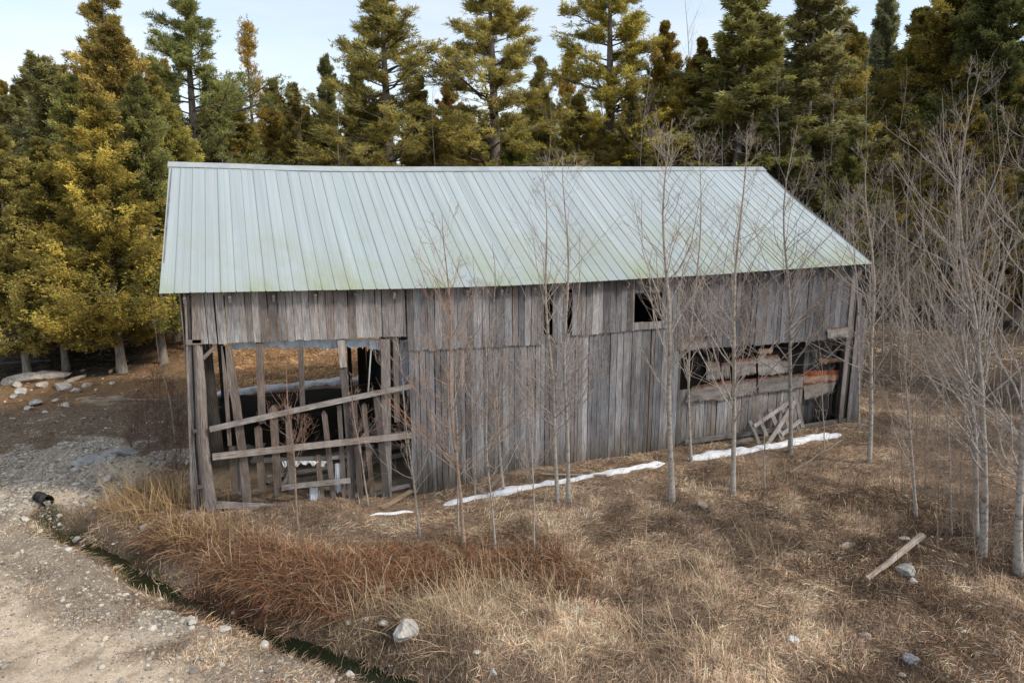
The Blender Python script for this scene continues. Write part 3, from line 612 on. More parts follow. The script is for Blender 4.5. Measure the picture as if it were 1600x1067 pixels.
def panel(b, quad, y, col=(1, 1, 1), rag=.022, nx=16, ny=4):
    hot = .3 if col[0] > 1.4 else 0.
    (x0, y0), (x1, y1), (x2, y2), (x3, y3) = [Zx(*p) for p in quad]      # tl tr br bl in the detail view
    P = [W(x0, y0, y), W(x1, y1, y), W(x2, y2, y), W(x3, y3, y)]; base = len(b.V)
    for j in range(ny+1):
        v = j/ny
        for i in range(nx+1):
            u = i/nx; p = (P[3]*(1-u)+P[2]*u)*(1-v)+(P[0]*(1-u)+P[1]*u)*v
            p = p+np.array([0, -.015*random.random()-.03*(1-v)*abs(sin(u*5+x0)), 0])
            if j == 0: p[2] += random.uniform(-rag, rag)*1.5
            if j == ny: p[2] += random.uniform(-rag, rag)*.5
            if i in (0, nx): p[0] += random.uniform(-rag, rag)*.4
            b.V.append(p); b.C.append(col); b.UV.append((u, v+hot))
    for j in range(ny):
        for i in range(nx): k = base+j*(nx+1)+i; b.F.append((k, k+1, k+nx+2, k+nx+1))
for qd, y, c in [([(345,518),(403,518),(405,596),(345,600)], .09, (1, 1, 1)), ([(412,525),(450,520),(450,592),(414,596)], .08, (.8, .78, .78)), ([(458,510),(562,500),(562,570),(458,592)], .09, (1.05, 1, 1)), ([(570,490),(662,488),(690,570),(572,578)], .06, (1.1, 1.1, 1.1)), ([(662,512),(722,512),(722,565),(668,572)], .1, (.7, .7, .7)),
    ([(285,625),(455,600),(452,680),(250,702)], .06, (1, .97, .95)), ([(458,602),(566,592),(560,660),(458,682)], .08, (.9, .9, .9)), ([(572,584),(765,572),(765,640),(575,655)], .07, (.75, .75, .78)), ([(770,560),(925,555),(922,600),(772,612)], .2, (1.41, .95, .75)), ([(772,612),(922,598),(900,650),(774,690)], .18, (.9, .85, .8)), ([(575,462),(640,458),(632,482),(576,484)], .05, (1, .85, .7)), ([(840,505),(950,498),(948,520),(842,528)], .2, (.8, .5, .35))]:
    b = Boards(); panel(b, qd, y, c); b.build('rust_stained_panel', M['rust'], barn, 'orange rusted panel hanging in the right recess' if c[0] > 1.4 else None)
b = Boards(); panel(b, [(238,428),(348,422),(348,462),(236,474)], -.06, (1.15, 1.1, 1.1), .01); b.build('patch_board', M['rust'], barn)
b = Boards(); panel(b, [(876,372),(968,366),(968,412),(876,418)], -.07, (1.1, 1.1, 1.1), .01); b.build('patch_board', M['rust'], barn)
b = Boards(); p = [Zx(275, 345), Zx(392, 338)]; 
for k in range(7):
    a = W(Zx(280+k*17, 345)[0], Zx(280, 343)[1]); c = W(Zx(280+k*17, 405)[0], Zx(280, 408-k*.8)[1]); b.board((c[0], -.07, c[2]), (a[0], -.07, a[2]), .14, .02, (0, -1, 0), gcol(.9, 1.15))
b.build('patch_board', M['wood'], barn)
# gables and rear wall
def gable(x, name, gaps=()):
    b = Boards(); y = .0
    while y < 9.68:
        w = random.uniform(.13, .19); ym = y+w/2; zt = ez(x)+(rz_(x)-ez(x))*(1-abs(ym-4.85)/5.15)-.08
        if not any(a < ym < c for a, c in gaps):
            b.board((x+random.uniform(-.01, .01), ym, -.02), (x+random.uniform(-.03, .03), ym, zt), w-.01, .022, (-1 if x < 1 else 1, 0, 0), gcol(.7, 1.2), jag0=.05, nx=2)
        y += w
    return b.build(name, M['wood'], barn)
gable(-.03, 'gable_siding', ((.5, .62), (2.2, 2.4), (3.6, 4.2), (6.1, 6.5), (8.2, 8.6))); gable(17.93, 'gable_siding')
b = Boards(); x = W(560, 600, 9.7)[0]; xe = x
while x < 17.9:
    w = random.uniform(.14, .2); j = x < W(625, 600, 9.7)[0]
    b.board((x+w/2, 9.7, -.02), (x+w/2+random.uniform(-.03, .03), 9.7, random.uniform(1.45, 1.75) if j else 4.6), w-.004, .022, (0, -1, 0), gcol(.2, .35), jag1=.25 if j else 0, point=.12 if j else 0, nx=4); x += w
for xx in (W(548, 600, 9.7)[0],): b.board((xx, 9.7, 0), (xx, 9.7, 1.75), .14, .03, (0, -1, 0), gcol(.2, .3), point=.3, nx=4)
b.build('rear_siding', M['wood'], barn, 'shaded rear wall with broken board tops')  # rear boards coloured near black for the shadow they stand in
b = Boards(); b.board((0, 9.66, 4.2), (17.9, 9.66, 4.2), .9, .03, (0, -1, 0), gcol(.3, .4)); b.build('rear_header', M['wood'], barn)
# frame
for (x, y) in [(.25, 9.6), (5.6, .25), (5.6, 4.9), (5.6, 9.5), (11.6, .3), (11.6, 4.9), (11.6, 9.5), (17.6, .3), (17.6, 9.5)]:
    b = Boards(); b.board((x, y, -.02), (x, y, ez(x)-.15 if y != 4.9 else rz_(x)-.2), .2, .2, (0, -1, 0), gcol(.5, .8)); b.build('post', M['wood'], barn)
b = Boards(); b.board((0.1, .2, ez(0)-.25), (17.7, .2, ez(17)-.25), .2, .18, (0, -1, 0), gcol(.6, .8)); b.build('top_plate', M['wood'], barn)
for x in (5.6, 11.6):
    b = Boards(); b.board((x, .35, 3.9), (x, 9.4, 3.9), .2, .18, (0, 0, 1), gcol(.5, .7)); b.build('tie_beam', M['wood'], barn)
b = Boards(); y = .4                        # partition closing the open bay on the right
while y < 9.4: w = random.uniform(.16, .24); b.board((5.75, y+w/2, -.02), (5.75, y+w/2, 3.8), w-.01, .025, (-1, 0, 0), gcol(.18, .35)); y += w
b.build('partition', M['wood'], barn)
# open left bay: every broken stud and rail, read off the wall plane
def Zl(x, y): return (240+x/2.602, 420+y/2.602)
def pw(x, y, Y): return W(*Zl(x, y), Y)
def loose(name, a, c, wz, Y=0., t=.04, col=None, seg=3, bend=0., label=None, **k):
    p0 = pw(*a, Y); p1 = pw(*c, Y); b = Boards(); b.board(p0, p1, wz/2.602/72, t, (0, -1, 0), col or (gcol(.45, 1.1, (.28, .235, .21)) if name != 'rail' else gcol(1., 1.25, (.34, .31, .29))), seg=seg, bend=bend, **k); return b.build(name, M['wood'], barn, label)
b = Boards(); pts = [pw(178, 300, .02), pw(190, 480, .0), pw(198, 700, .02), pw(222, 880, -.02), pw(236, 1022, -.02)]; pts[-1][2] = float(H(pts[-1][0], -.1))-.05
b.log(pts, [.085, .105, .11, .125, .15], (.27, .235, .215), 12, .1); b.build('corner_log', M['log'], barn)
loose('corner_post', (176, 300), (172, 98), 30, -.02, .12, col=(.29, .255, .235))
for k, (x0, x1, yt, yb) in enumerate([(130, 158, 105, 1000), (146, 172, 300, 980), (140, 166, 100, 640), (158, 186, 500, 960)]):
    loose('edge_board', (x1, yb), (x0, yt), 8+3*(k % 2), -.03+.07*k, .03, col=gcol(.8, 1.2), jag0=.1, jag1=.06)
loose('tie_board', (130, 299), (202, 297), 18, -.06)
loose('tie_board', (176, 888), (222, 880), 14, -.1); loose('tie_board', (186, 975), (232, 955), 18, -.1); loose('tie_board', (160, 660), (196, 655), 14, -.04)
loose('brace', (200, 365), (254, 312), 13, .0)
loose('brace', (205, 330), (262, 800), 55, .5, .05, col=(.10, .088, .08))
studs = [((310,718),(282,312),15,0,{}),((385,985),(298,312),32,0.,dict(bend=.04)),((442,640),(430,300),28,-.01,dict(jag0=.12)),((606,560),(597,315),20,0,{}),((772,400),(762,290),28,-.02,dict(col=(.42, .38, .35))),((804,935),(768,392),30,.02,dict(bend=.05)),
 ((950,935),(942,285),38,0,dict(col=(.33, .30, .285))),((990,622),(984,280),24,.03,{}),((442,905),(424,635),28,.05,dict(point=.06)),((508,925),(485,550),30,-.06,dict(point=.12)),((562,905),(546,560),25,.05,{}),
 ((732,935),(692,568),22,.06,dict(point=.14)),((776,935),(754,555),18,.05,{}),((842,945),(814,540),24,-.07,{}),((892,935),(854,545),21,.06,dict(point=.04)),((948,930),(906,515),28,-.06,{}),((336,905),(322,720),30,.05,{}),((684,945),(668,755),22,.07,{}),((872,500),(884,330),5,.1,dict(col=(.6, .6, .6)))]
for a, c, w_, Y_, kw in studs: loose('broken_stud', a, c, w_, Y_, .035, **kw)
rails = [((228,652),(1048,476),20,-.11,{}),((240,764),(1048,676),24,-.11,{}),((430,777),(795,760),18,.12,{}),((738,702),(1045,664),16,.1,{}),((520,890),(800,860),19,-.1,{}),((255,958),(640,972),26,-.08,{}),((868,922),(1042,878),16,.1,{})]
for a, c, w_, Y_, kw in rails: loose('rail', a, c, w_, Y_, .06, seg=5, bend=random.uniform(-.02, .02), **kw)
def rag(name, x0, x1, yt, yb, Y, col, n=26, amp=14, label=None):
    b = Boards(); V0 = len(b.V)
    for i in range(n+1):
        u = x0+(x1-x0)*i/n; top = pw(u, yt, Y); bot = pw(u, yb+random.uniform(-amp, amp), Y+random.uniform(-.03, .03))
        for p, v in ((top, 1), ((top+bot)/2, .5), (bot, 0)): b.V.append(p+np.array([0, random.uniform(-.012, .012), 0])); b.C.append(col); b.UV.append((i/n, v))
    for i in range(n):
        for j in range(2): k = i*3+j; b.F.append((k, k+1, k+4, k+3))
    return b.build(name, M['plastic'], barn, label)
rag('torn_plastic_sheet', 318, 925, 285, 322, .14, (.42, .48, .55), 60, 9, 'ragged white plastic strip hanging under the short upper boards')
rag('torn_plastic_sheet', 1000, 1036, 290, 500, .16, (.30, .34, .40), 8, 20)
rag('torn_plastic_sheet', 522, 708, 780, 796, .05, (.66, .67, .68), 24, 12); rag('torn_plastic_sheet', 634, 676, 888, 945, .05, (.62, .65, .70), 8, 12)
rag('torn_plastic_sheet', 738, 772, 790, 900, .05, (.50, .54, .58), 8, 14); rag('torn_plastic_sheet', 346, 372, 780, 915, .05, (.42, .45, .48), 8, 14)
rag('torn_plastic_sheet', 876, 922, 290, 330, .12, (.5, .54, .58), 10, 8)
# odd junk inside the bay
def plank(name, a, c, w_, t, label, cat='plank', col=None, n=(0, -.3, 1), group=None, pt=0.):
    a = np.array(a, float); c = np.array(c, float); o = Boards().board(a, c, w_, t, n, col or gcol(.9, 1.2, (.34, .29, .25)), jag0=.05, jag1=.05, nx=3, seg=4, bend=.01, point=pt).build(name, M['wood'])
    m = (a+c)/2; o.data.transform(__import__('mathutils').Matrix.Translation(-m)); o.location = m; return tag(o, label, cat, group)
g0 = lambda px, py, dz=0.: G(px, py)+np.array([0, 0, dz])
plank('fallen_plank', g0(594, 797, .03), g0(648, 770, .10), .12, .03, 'light brown loose plank lying at the right foot of the open bay', col=(.38, .29, .2))
plank('fallen_plank', (1.6, 3.0, .10), (4.2, 4.6, .16), .2, .04, 'dark plank lying on the floor inside the open bay', col=(.08, .07, .06))
plank('fallen_plank', (.9, 6.4, .08), (3.2, 5.6, .25), .18, .04, 'dark plank tilted on debris deep inside the open bay', col=(.07, .06, .055))
plank('fallen_plank', g0(870, 748, .05)+np.array([-.3, .3, 0]), g0(950, 746, .06), .05, .03, 'thin pale batten on the ground against the wall behind the snow', col=(.45, .38, .3))
for i in range(16):
    cx, cy = random.uniform(.6, 5.2), random.uniform(.5, 4.6); a_ = random.uniform(-.5, .5)+(pi/2 if random.random() < .3 else 0); ll = random.uniform(.4, 1.3); z0 = random.uniform(.03, .1)
    plank('loose_plank', (cx-cos(a_)*ll, cy-sin(a_)*ll*.5, z0), (cx+cos(a_)*ll, cy+sin(a_)*ll*.5, z0+random.uniform(0, .45)), random.uniform(.08, .2), .03, 'grey plank among the collapsed boards on the floor of the open bay', col=gcol(.8, 1.7, (.30, .27, .235)), group='collapsed planks on the floor of the open bay')
# leaning pallet
pr = G(*Zx(650, 880)); pal = empty('broken_pallet', tuple(pr), 'broken grey slatted pallet leaning on the wall behind the snow', 'pallet')
def lp(x, y):
    px, py = Zx(x, y); base = G(*Zx(650, 885))[1]; z = 0.
    f = np.clip((885-y)/200, 0, 1); return W(px, py, base*(1-f)+(-.08)*f)
for a, c, w_ in [((580,880),(535,772),.1),((612,845),(575,757),.12),((682,862),(622,720),.14),((722,850),(668,690),.1),((770,808),(735,668),.13),((758,828),(700,700),.08)]:
    b = Boards(); b.board(lp(*a), lp(*c), w_, .025, (0, -1, .3), gcol(.75, 1.05), jag1=.05); b.build('slat', M['wood'], pal)
for a, c, w_ in [((552,800),(700,700),.11),((672,838),(755,775),.11)]:
    b = Boards(); b.board(lp(*a)-np.array([0, .035, 0]), lp(*c)-np.array([0, .035, 0]), w_, .04, (0, -1, .3), gcol(1.1, 1.3)); b.build('cross_rail', M['wood'], pal)
a = lp(600, 878)-np.array([0, .12, 0]); c = lp(725, 688)-np.array([0, .10, 0])
plank('loose_board', a, c, .12, .03, 'long pale board propped diagonally across the broken pallet', 'board', col=(.40, .37, .35), n=(0, -1, .3))
a = lp(480, 888)+np.array([0, .15, 0]); c = lp(560, 860)+np.array([0, .1, 0])
plank('fallen_plank', a, c, .1, .06, 'short grey beam end lying left of the pallet', col=(.22, .2, .19))

# fallen log and sticks
def log_thing(name, a, c, r0, r1, label, col, cat='log', k=7, wob=.02, group=None):
    a = np.array(a, float); c = np.array(c, float); m = (a+c)/2
    pts = [a+(c-a)*i/(k-1)+RNG.normal(0, wob, 3)*(0 < i < k-1)-m for i in range(k)]
    b = Boards(); b.log(pts, list(np.linspace(r0, r1, k)), col, 9, .1); o = b.build(name, M['log']); o.location = m; return tag(o, label, cat, group)
log_thing('fallen_log', G0(1354, 904, .12), G0(1441, 836, .50), .045, .06, 'split barkless pale log lying tilted on the rocks at the right', (.50, .42, .35), wob=.006)
log_thing('fallen_log', g0(1424, 850, .12), g0(1478, 866, .05), .05, .03, 'short brown broken branch under the upper end of the pale log', (.30, .22, .15))
log_thing('fallen_pole', g0(1232, 742, .05), g0(1318, 692, .12), .035, .02, 'thin grey pole lying on the ground right of the snow strip', (.27, .22, .18), 'pole')
log_thing('fallen_pole', g0(1205, 884, .05), g0(1250, 850, .08), .02, .012, 'short straw coloured stick in the grass left of the rocks', (.4, .3, .2), 'pole')
log_thing('fallen_pole', g0(140, 628, .12), g0(278, 630, .1), .025, .02, 'pale horizontal pole on the shaded ground left of the barn', (.38, .34, .3), 'pole')
log_thing('fallen_log', g0(172, 585, .1), g0(200, 568, .1), .06, .04, 'pale broken stick beside the cedar trunks', (.45, .36, .27))
log_thing('fallen_tree', (-12.5, 15.8, .5), (-6.6, 17.0, 1.3), .12, .07, 'fallen dead trunk leaning in the dark under the cedars', (.16, .14, .12), 'dead tree', wob=.05)
log_thing('fallen_tree', (-13, 17.2, .2), (-6.2, 16.4, .35), .09, .05, 'thin dead trunk lying flat in the dark under the cedars', (.15, .13, .12), 'dead tree', wob=.05)

# ------------------------------------------------------------------ snow
def snow_strip(line, w, label, seed, h=.07, group=None):
    pts = np.array([G(*p) if not isinstance(p, np.ndarray) else p for p in line]); seg = np.linalg.norm(pts[1:]-pts[:-1], axis=1); cs = np.concatenate([[0], np.cumsum(seg)]); n = max(int(cs[-1]/.06), 8); al = np.linspace(0, cs[-1], n)
    x = np.interp(al, cs, pts[:, 0]); y = np.interp(al, cs, pts[:, 1]); tx = np.gradient(x); ty = np.gradient(y); tl = np.hypot(tx, ty); nx_, ny_ = -ty/tl, tx/tl
    K = 11; end = np.clip(np.minimum(al, cs[-1]-al)/.3, 0, 1)**.6; ww = w*(.2+1.5*fbm(al, al*0+seed, .45, seed)**1.3)*end+.005; off = .16*(fbm(al, al*0, .9, seed+9)-.5)
    V = []
    for k in range(K):
        u = k/(K-1)*2-1; px = x+nx_*(ww*u+off+.02*(vnoise(al, al*0+k*.3, .11, seed+2)-.5)); py = y+ny_*(ww*u+off+.02*(vnoise(al, al*0+k*.3, .11, seed+4)-.5))
        V.append(np.stack([px, py, H(px, py)-.015+(h*end*(.6+.9*vnoise(al, al*0+u, .25, seed+5)))*np.maximum(1-u*u, 0)**.45], -1))
    V = np.stack(V, 1); ii = np.arange(n*K).reshape(n, K); q = np.stack([ii[:-1, :-1], ii[1:, :-1], ii[1:, 1:], ii[:-1, 1:]], -1).reshape(-1, 4)
    c = V.reshape(-1, 3).mean(0); o = mesh_np('snow_patch', V.reshape(-1, 3)-c, q, mat=M['snow'], smooth=True); o.location = c; return tag(o, label, 'snow', group)
snow_strip(SN[0], .145, 'long melting snow strip along the foot of the middle wall', 3)
snow_strip(SN[1], .185, 'white snow strip in front of the leaning pallet and dark wall', 4, .09)
snow_strip(SN[2], .07, 'short thin snow patch below the open bay', 5, .04)
snow_strip([(640, 798), (652, 798)], .05, 'tiny round snow lump right of the short snow patch', 6, .03)
snow_strip([(300, 832), (330, 830)], .035, 'tiny flat white scrap of snow near the corner log', 8, .02)
snow_strip([np.array([-.2, 9.95, 0]), np.array([2, 10.1, 0]), np.array([4.4, 10.3, 0]), np.array([6.5, 10.2, 0]), np.array([9, 10.1, 0])], .36, 'bluish snow strip seen through the open bay behind the barn', 7, .12)

# ------------------------------------------------------------------ bare young trees
def grow(P, R, m, tr, ang, L, K, g, rscale, jit=.12, side=None, rmin=.0019):
    B, Kp, _ = P.shape; t = RNG.uniform(tr[0], tr[1], (B, m)); f = t*(Kp-1); i = np.minimum(f.astype(int), Kp-2); w = (f-i)[..., None]
    bi = np.arange(B)[:, None]; S = P[bi, i]*(1-w)+P[bi, i+1]*w; T = nrm(P[bi, i+1]-P[bi, i]); r0 = (R[bi, i]*(1-w[..., 0])+R[bi, i+1]*w[..., 0])
    rnd = nrm(RNG.normal(size=(B, m, 3))); N = nrm(rnd-T*(rnd*T).sum(-1, keepdims=True)); a = RNG.uniform(*ang, (B, m))[..., None]
    D = (T*np.cos(a)+N*np.sin(a)).reshape(-1, 3); S = S.reshape(-1, 3); t = t.reshape(-1); r0 = r0.reshape(-1)
    LL = L(t, np.repeat(np.arange(B), m)); pts = [S]; d = D
    for k in range(K-1):
        d = nrm(d+np.array([0, 0, g])+RNG.normal(0, jit, d.shape)); pts.append(pts[-1]+d*(LL/(K-1))[:, None])
    Q = np.stack(pts, 1); rr = np.maximum(r0*rscale*.9, rmin)[:, None]*np.linspace(1, .35, K)[None]; rr = np.minimum(rr, LL[:, None]*.02+.001); return Q, np.maximum(rr, rmin*.8), LL
def bare_tree(px, py, topy, label, r=.05, lean=0., n1=34, spread=1., Y=None, topx=None, name='bare_sapling', col=(.42, .385, .345), start=.2, cat='tree', group=None, twig=(.33, .25, .20), fork=False, dens=1.):
    base = G(px, py) if Y is None else np.array([*W(px, 500, Y)[:2], 0.]); 
    if Y is not None: base[2] = float(H(base[0], base[1]))
    top = W(topx if topx is not None else px, topy, base[1]+lean); Ht = top[2]-base[2]
    root = empty(name, tuple(base), label, cat, group)
    K = 14; s = np.linspace(0, 1, K); P = np.outer(s, top-base); wob = RNG.normal(0, 1, 2); ph = RNG.uniform(0, 6, 2)
    for a in (0, 1): P[:, a] += .018*Ht*np.sin(s*4+ph[a])*s*wob[a]+0.009*Ht*np.sin(s*11+ph[a])*s-.0*s
    r = r*.70; R = r*(1-s)**.85+.004; R[0] *= 1.35; R[1] *= 1.05
    P = P[None]; R = R[None]; P[0, 0, 2] -= .06
    A = Acc(); c0 = np.array(col); tw = np.array(twig)
    cc = c0[None]*(1-s[:, None]*.75)+tw[None]*s[:, None]*.75
    A.tube(P, R, 8, cc[None]); A.mesh('trunk', M['bark'], root, smooth=True)
    A = Acc(); n1 = int(n1*dens)
    n1 = int(n1*1.0); Q1, R1, L1 = grow(P, R, n1, (start, .97), (.6, 1.0), lambda t, b: (1.06-t)**.7*.46*Ht*spread*RNG.uniform(.35, 1.15, len(t)), 8, .105, .42)
    if fork:
        Qf, Rf, Lf = grow(P, R, 3, (.3, .55), (.25, .35), lambda t, b: Ht*.42*RNG.uniform(.7, 1.1, len(t)), 8, .30, .62, .04); Q1 = np.concatenate([Q1, Qf]); R1 = np.concatenate([R1, Rf]); L1 = np.concatenate([L1, Lf])
    A.tube(Q1, R1, 5, (c0[None]*.95*(1-np.linspace(0, 1, 8)[:, None]*.6)+tw[None]*np.linspace(0, 1, 8)[:, None]*.6)[None]*np.ones((len(Q1), 1, 1)))
    Q2, R2, L2 = grow(Q1, R1, 6, (.15, .92), (.4, .8), lambda t, b: (1.15-t)*L1[b]*.68*RNG.uniform(.25, 1.1, len(t)), 6, .08, .52)
    A.tube(Q2, R2, 3, (c0*.4+tw*.6))
    Q3, R3, L3 = grow(Q2, R2, 3, (.15, .95), (.5, 1.0), lambda t, b: np.minimum(.05+L2[b]*.45, .38)*RNG.uniform(.5, 1.1, len(t)), 4, .08, .7)
    A.tube(Q3, R3, 3, tw*.75+c0*.3)
    A.mesh('branches', M['bark'], root); return root
BT = [
 (1050,783,185,'thick pale sapling growing in front of the gap between the two long snow strips',.085,dict(topx=1040,n1=44,start=.3)),
 (1145,773,205,'smooth pale sapling in front of the rust stained panels, left of the pallet',.075,dict(topx=1160,n1=44)),
 (1235,706,195,'curved base sapling standing in the snow right beside the pallet',.07,dict(topx=1240,n1=40,col=(.30,.28,.26))),
 (1358,722,235,'slender grey sapling beyond the right front corner of the barn',.07,dict(topx=1368,n1=40)),
 (1535,868,110,'tall forked silver grey tree, large, in the right foreground',.085,dict(topx=1542,n1=38,fork=True,col=(.38,.36,.335))),
 (1592,898,150,'thick silver grey tree cut by the right edge of the photo',.095,dict(topx=1598,n1=36,col=(.38,.36,.335))),
 (1432,808,400,'thin leaning pale sapling left of the forked silver tree',.042,dict(topx=1398,n1=26)),
 (872,785,262,'left stem of the close pair of saplings at the middle wall',.06,dict(topx=843,n1=34)),
 (888,785,235,'straight right stem of the close pair of saplings at the middle wall',.06,dict(topx=882,n1=34)),
 (725,856,335,'orange tinged sapling in front of the left third of the boards',.05,dict(topx=690,n1=38,col=(.36,.27,.20),twig=(.30,.14,.08))),
 (787,768,380,'slim sapling rooted close to the wall between the orange one and the pair',.042,dict(topx=758,n1=28)),
 (835,862,560,'thin whip of a sapling standing in the grass below the pair',.02,dict(topx=828,n1=14)),
 (774,858,470,'thin upright sapling with few twigs right of the orange one',.024,dict(topx=752,n1=16)),
 (716,830,500,'thin stem directly behind the orange sapling',.022,dict(topx=716,n1=14)),
 (742,778,400,'pale straight whip near the wall behind the orange sapling',.022,dict(topx=742,n1=16)),
 (657,842,470,'leaning thin sapling right of the open bay',.026,dict(topx=608,n1=20)),
 (466,828,560,'low twiggy sapling in front of the broken rails of the open bay',.028,dict(topx=446,n1=16,col=(.34,.27,.22),twig=(.3,.15,.1),start=.3)),
 (576,790,590,'small sapling in front of the right half of the open bay',.018,dict(topx=545,n1=14,twig=(.3,.15,.1))),
 (1080,720,225,'narrow sapling against the wall just right of the thick pale one',.045,dict(topx=1076,n1=34)),
 (1195,765,600,'short dead whip between the two smooth saplings',.018,dict(topx=1192,n1=9,twig=(.2,.17,.15))),
 (1288,704,520,'thin whip in front of the dark right end of the barn',.016,dict(topx=1282,n1=10)),
 (274,690,470,'thin bent bare stem standing in the shade left of the barn',.022,dict(topx=242,n1=6,spread=.5)),
 (1342,668,300,'grey sapling touching the right corner of the barn',.04,dict(topx=1338,n1=30)),
 (1488,835,420,'thin crooked sapling between the leaning one and the forked tree',.022,dict(topx=1460,n1=18)),
 (1525,835,200,'second stem close behind the tall forked tree',.07,dict(topx=1500,n1=36,col=(.34,.33,.32))),
]
for px, py, ty, lb, r, kw in BT: bare_tree(px, py, ty, lb, r, **kw)
for k, (px, Y_, ty) in enumerate([(1330,5.5,270),(1400,4,250),(1445,7,210),(1478,3,230),(1420,9,190),(1510,6,150),(1570,5,120),(1600,8,180),(1380,12,260),(1550,10,160),(1290,13,230),(1465,12,210),(1640,6,140),(1345,8,330),(1385,7,300),(1410,6,360),(1455,8,330),(1495,9,300),(1530,8,280),(1585,9,260),(1430,5,400),(1475,5,380),(1555,4,330),(1365,10,350),(1315,10,300)]):
    bare_tree(px, 0, ty, 'slender leafless tree in the grey thicket between the barn and the dark conifers', .05, Y=Y_, n1=34, name='bare_tree', group='leafless trees in the thicket right of the barn', dens=.45, spread=1.05, col=(.33, .31, .29), twig=(.24, .19, .16))
bare_tree(1075, 0, -30, 'tall leafless birch rising above the cedars behind the roof', .12, Y=31, n1=44, name='bare_tree', col=(.5, .48, .45), spread=.8, twig=(.3, .24, .2))
bare_tree(980, 0, 40, 'crooked leafless white birch in front of the leaning right pine', .10, Y=30, topx=925, n1=30, name='bare_tree', col=(.55, .52, .5), twig=(.4, .35, .3))
for k in range(26):
    px = random.uniform(1385, 1640); py = random.uniform(640, 900) if px > 1450 else random.uniform(640, 800)
    bare_tree(px, py, py-random.randint(60, 150), 'low tangled leafless brush stem in the grass under the grey trees at the right', .010, n1=10, name='brush_bush', start=.05, spread=1.9, col=(.26, .21, .17), twig=(.24, .18, .14), cat='bush', group='tangled brush under the grey trees at the right')
for k, (px, Y_, ty) in enumerate([(350,29,150),(470,30,160),(530,27,120),(680,28,110),(720,30,140),(860,28,120),(1000,26,40),(1130,24,120),(1215,22,110),(1300,21,130),(1350,20,60),(1405,22,90),(1490,19,120),(1225,24,60)]):
    bare_tree(px, 0, ty, 'thin leafless grey stem showing between the conifers behind the barn', .06, Y=Y_, n1=24, name='bare_tree', group='leafless grey stems among the conifers', spread=.7, col=(.42, .39, .36), twig=(.34, .29, .25))
# low brush left of the barn
for k, (px, py) in enumerate([(262,690),(250,655),(232,700),(275,735),(240,640),(215,680),(282,710),(278,665),(222,655),(258,720),(270,640),(205,700),(244,680),(285,690)]):
    bare_tree(px, py, py-random.randint(45, 95), 'low leafless reddish bush in the shade beside the left gable', .010, n1=14, name='brush_bush', start=.02, spread=2.0, col=(.17, .11, .085), twig=(.2, .10, .07), cat='bush', group='low reddish bushes left of the barn')

# ------------------------------------------------------------------ conifers (archetypes built once, copied with their parts)
def leaves(C, A, Wd, ln, wd, col):
    tip = C+A*ln[:, None]; mid = C+A*(ln*.45)[:, None]; V = np.stack([C, mid+Wd*wd[:, None]/2, tip, mid-Wd*wd[:, None]/2], 1)
    n = len(C); q = np.arange(n*4).reshape(n, 4); return V.reshape(-1, 3), q, np.repeat(col, 4, 0)
def samp(P, n, lo, hi, pw_=1.):
    B, K, _ = P.shape; t = lo+(hi-lo)*RNG.random((B, n))**pw_; f = t*(K-1); i = np.minimum(f.astype(int), K-2); w = (f-i)[..., None]; b = np.arange(B)[:, None]
    return (P[b, i]*(1-w)+P[b, i+1]*w).reshape(-1, 3), nrm(P[b, i+1]-P[b, i]).reshape(-1, 3), t.reshape(-1)
def limbs(Ht, nb, prof, zlo, K, droop, lift, jit=.06, whorl=None, az0=None, trunkr=.13, lenj=(.75, 1.15), pdist=1.):
    if whorl: hts = np.repeat(np.linspace(zlo, .985, nb//whorl), whorl)+RNG.normal(0, .006, (nb//whorl)*whorl); nb = len(hts)
    else: hts = zlo+(1-zlo)*RNG.random(nb)**pdist
    hts = np.clip(hts, zlo, .99); az = RNG.uniform(0, 2*pi, nb); ln = prof(hts)*RNG.uniform(*lenj, nb)*(.6+.8*vnoise(np.cos(az)*1.6+5, np.sin(az)*1.6+hts*9, 1, int(RNG.integers(50))))
    s = np.linspace(0, 1, K); out = np.stack([np.cos(az), np.sin(az), np.zeros(nb)], -1)
    zz_ = (droop(hts)+RNG.normal(0, .12, nb))[:, None]*s[None]+lift(hts)[:, None]*s[None]**2
    P = out[:, None]*(s[None, :, None]*ln[:, None, None]); P[..., 2] = hts[:, None]*Ht+zz_*ln[:, None]
    P += np.cumsum(RNG.normal(0, jit/K, P.shape), 1)*ln[:, None, None]; R = (.012+.02*ln)[:, None]*(1-.85*s)[None]; R *= trunkr/.13*.8
    return P, R, hts, ln, az
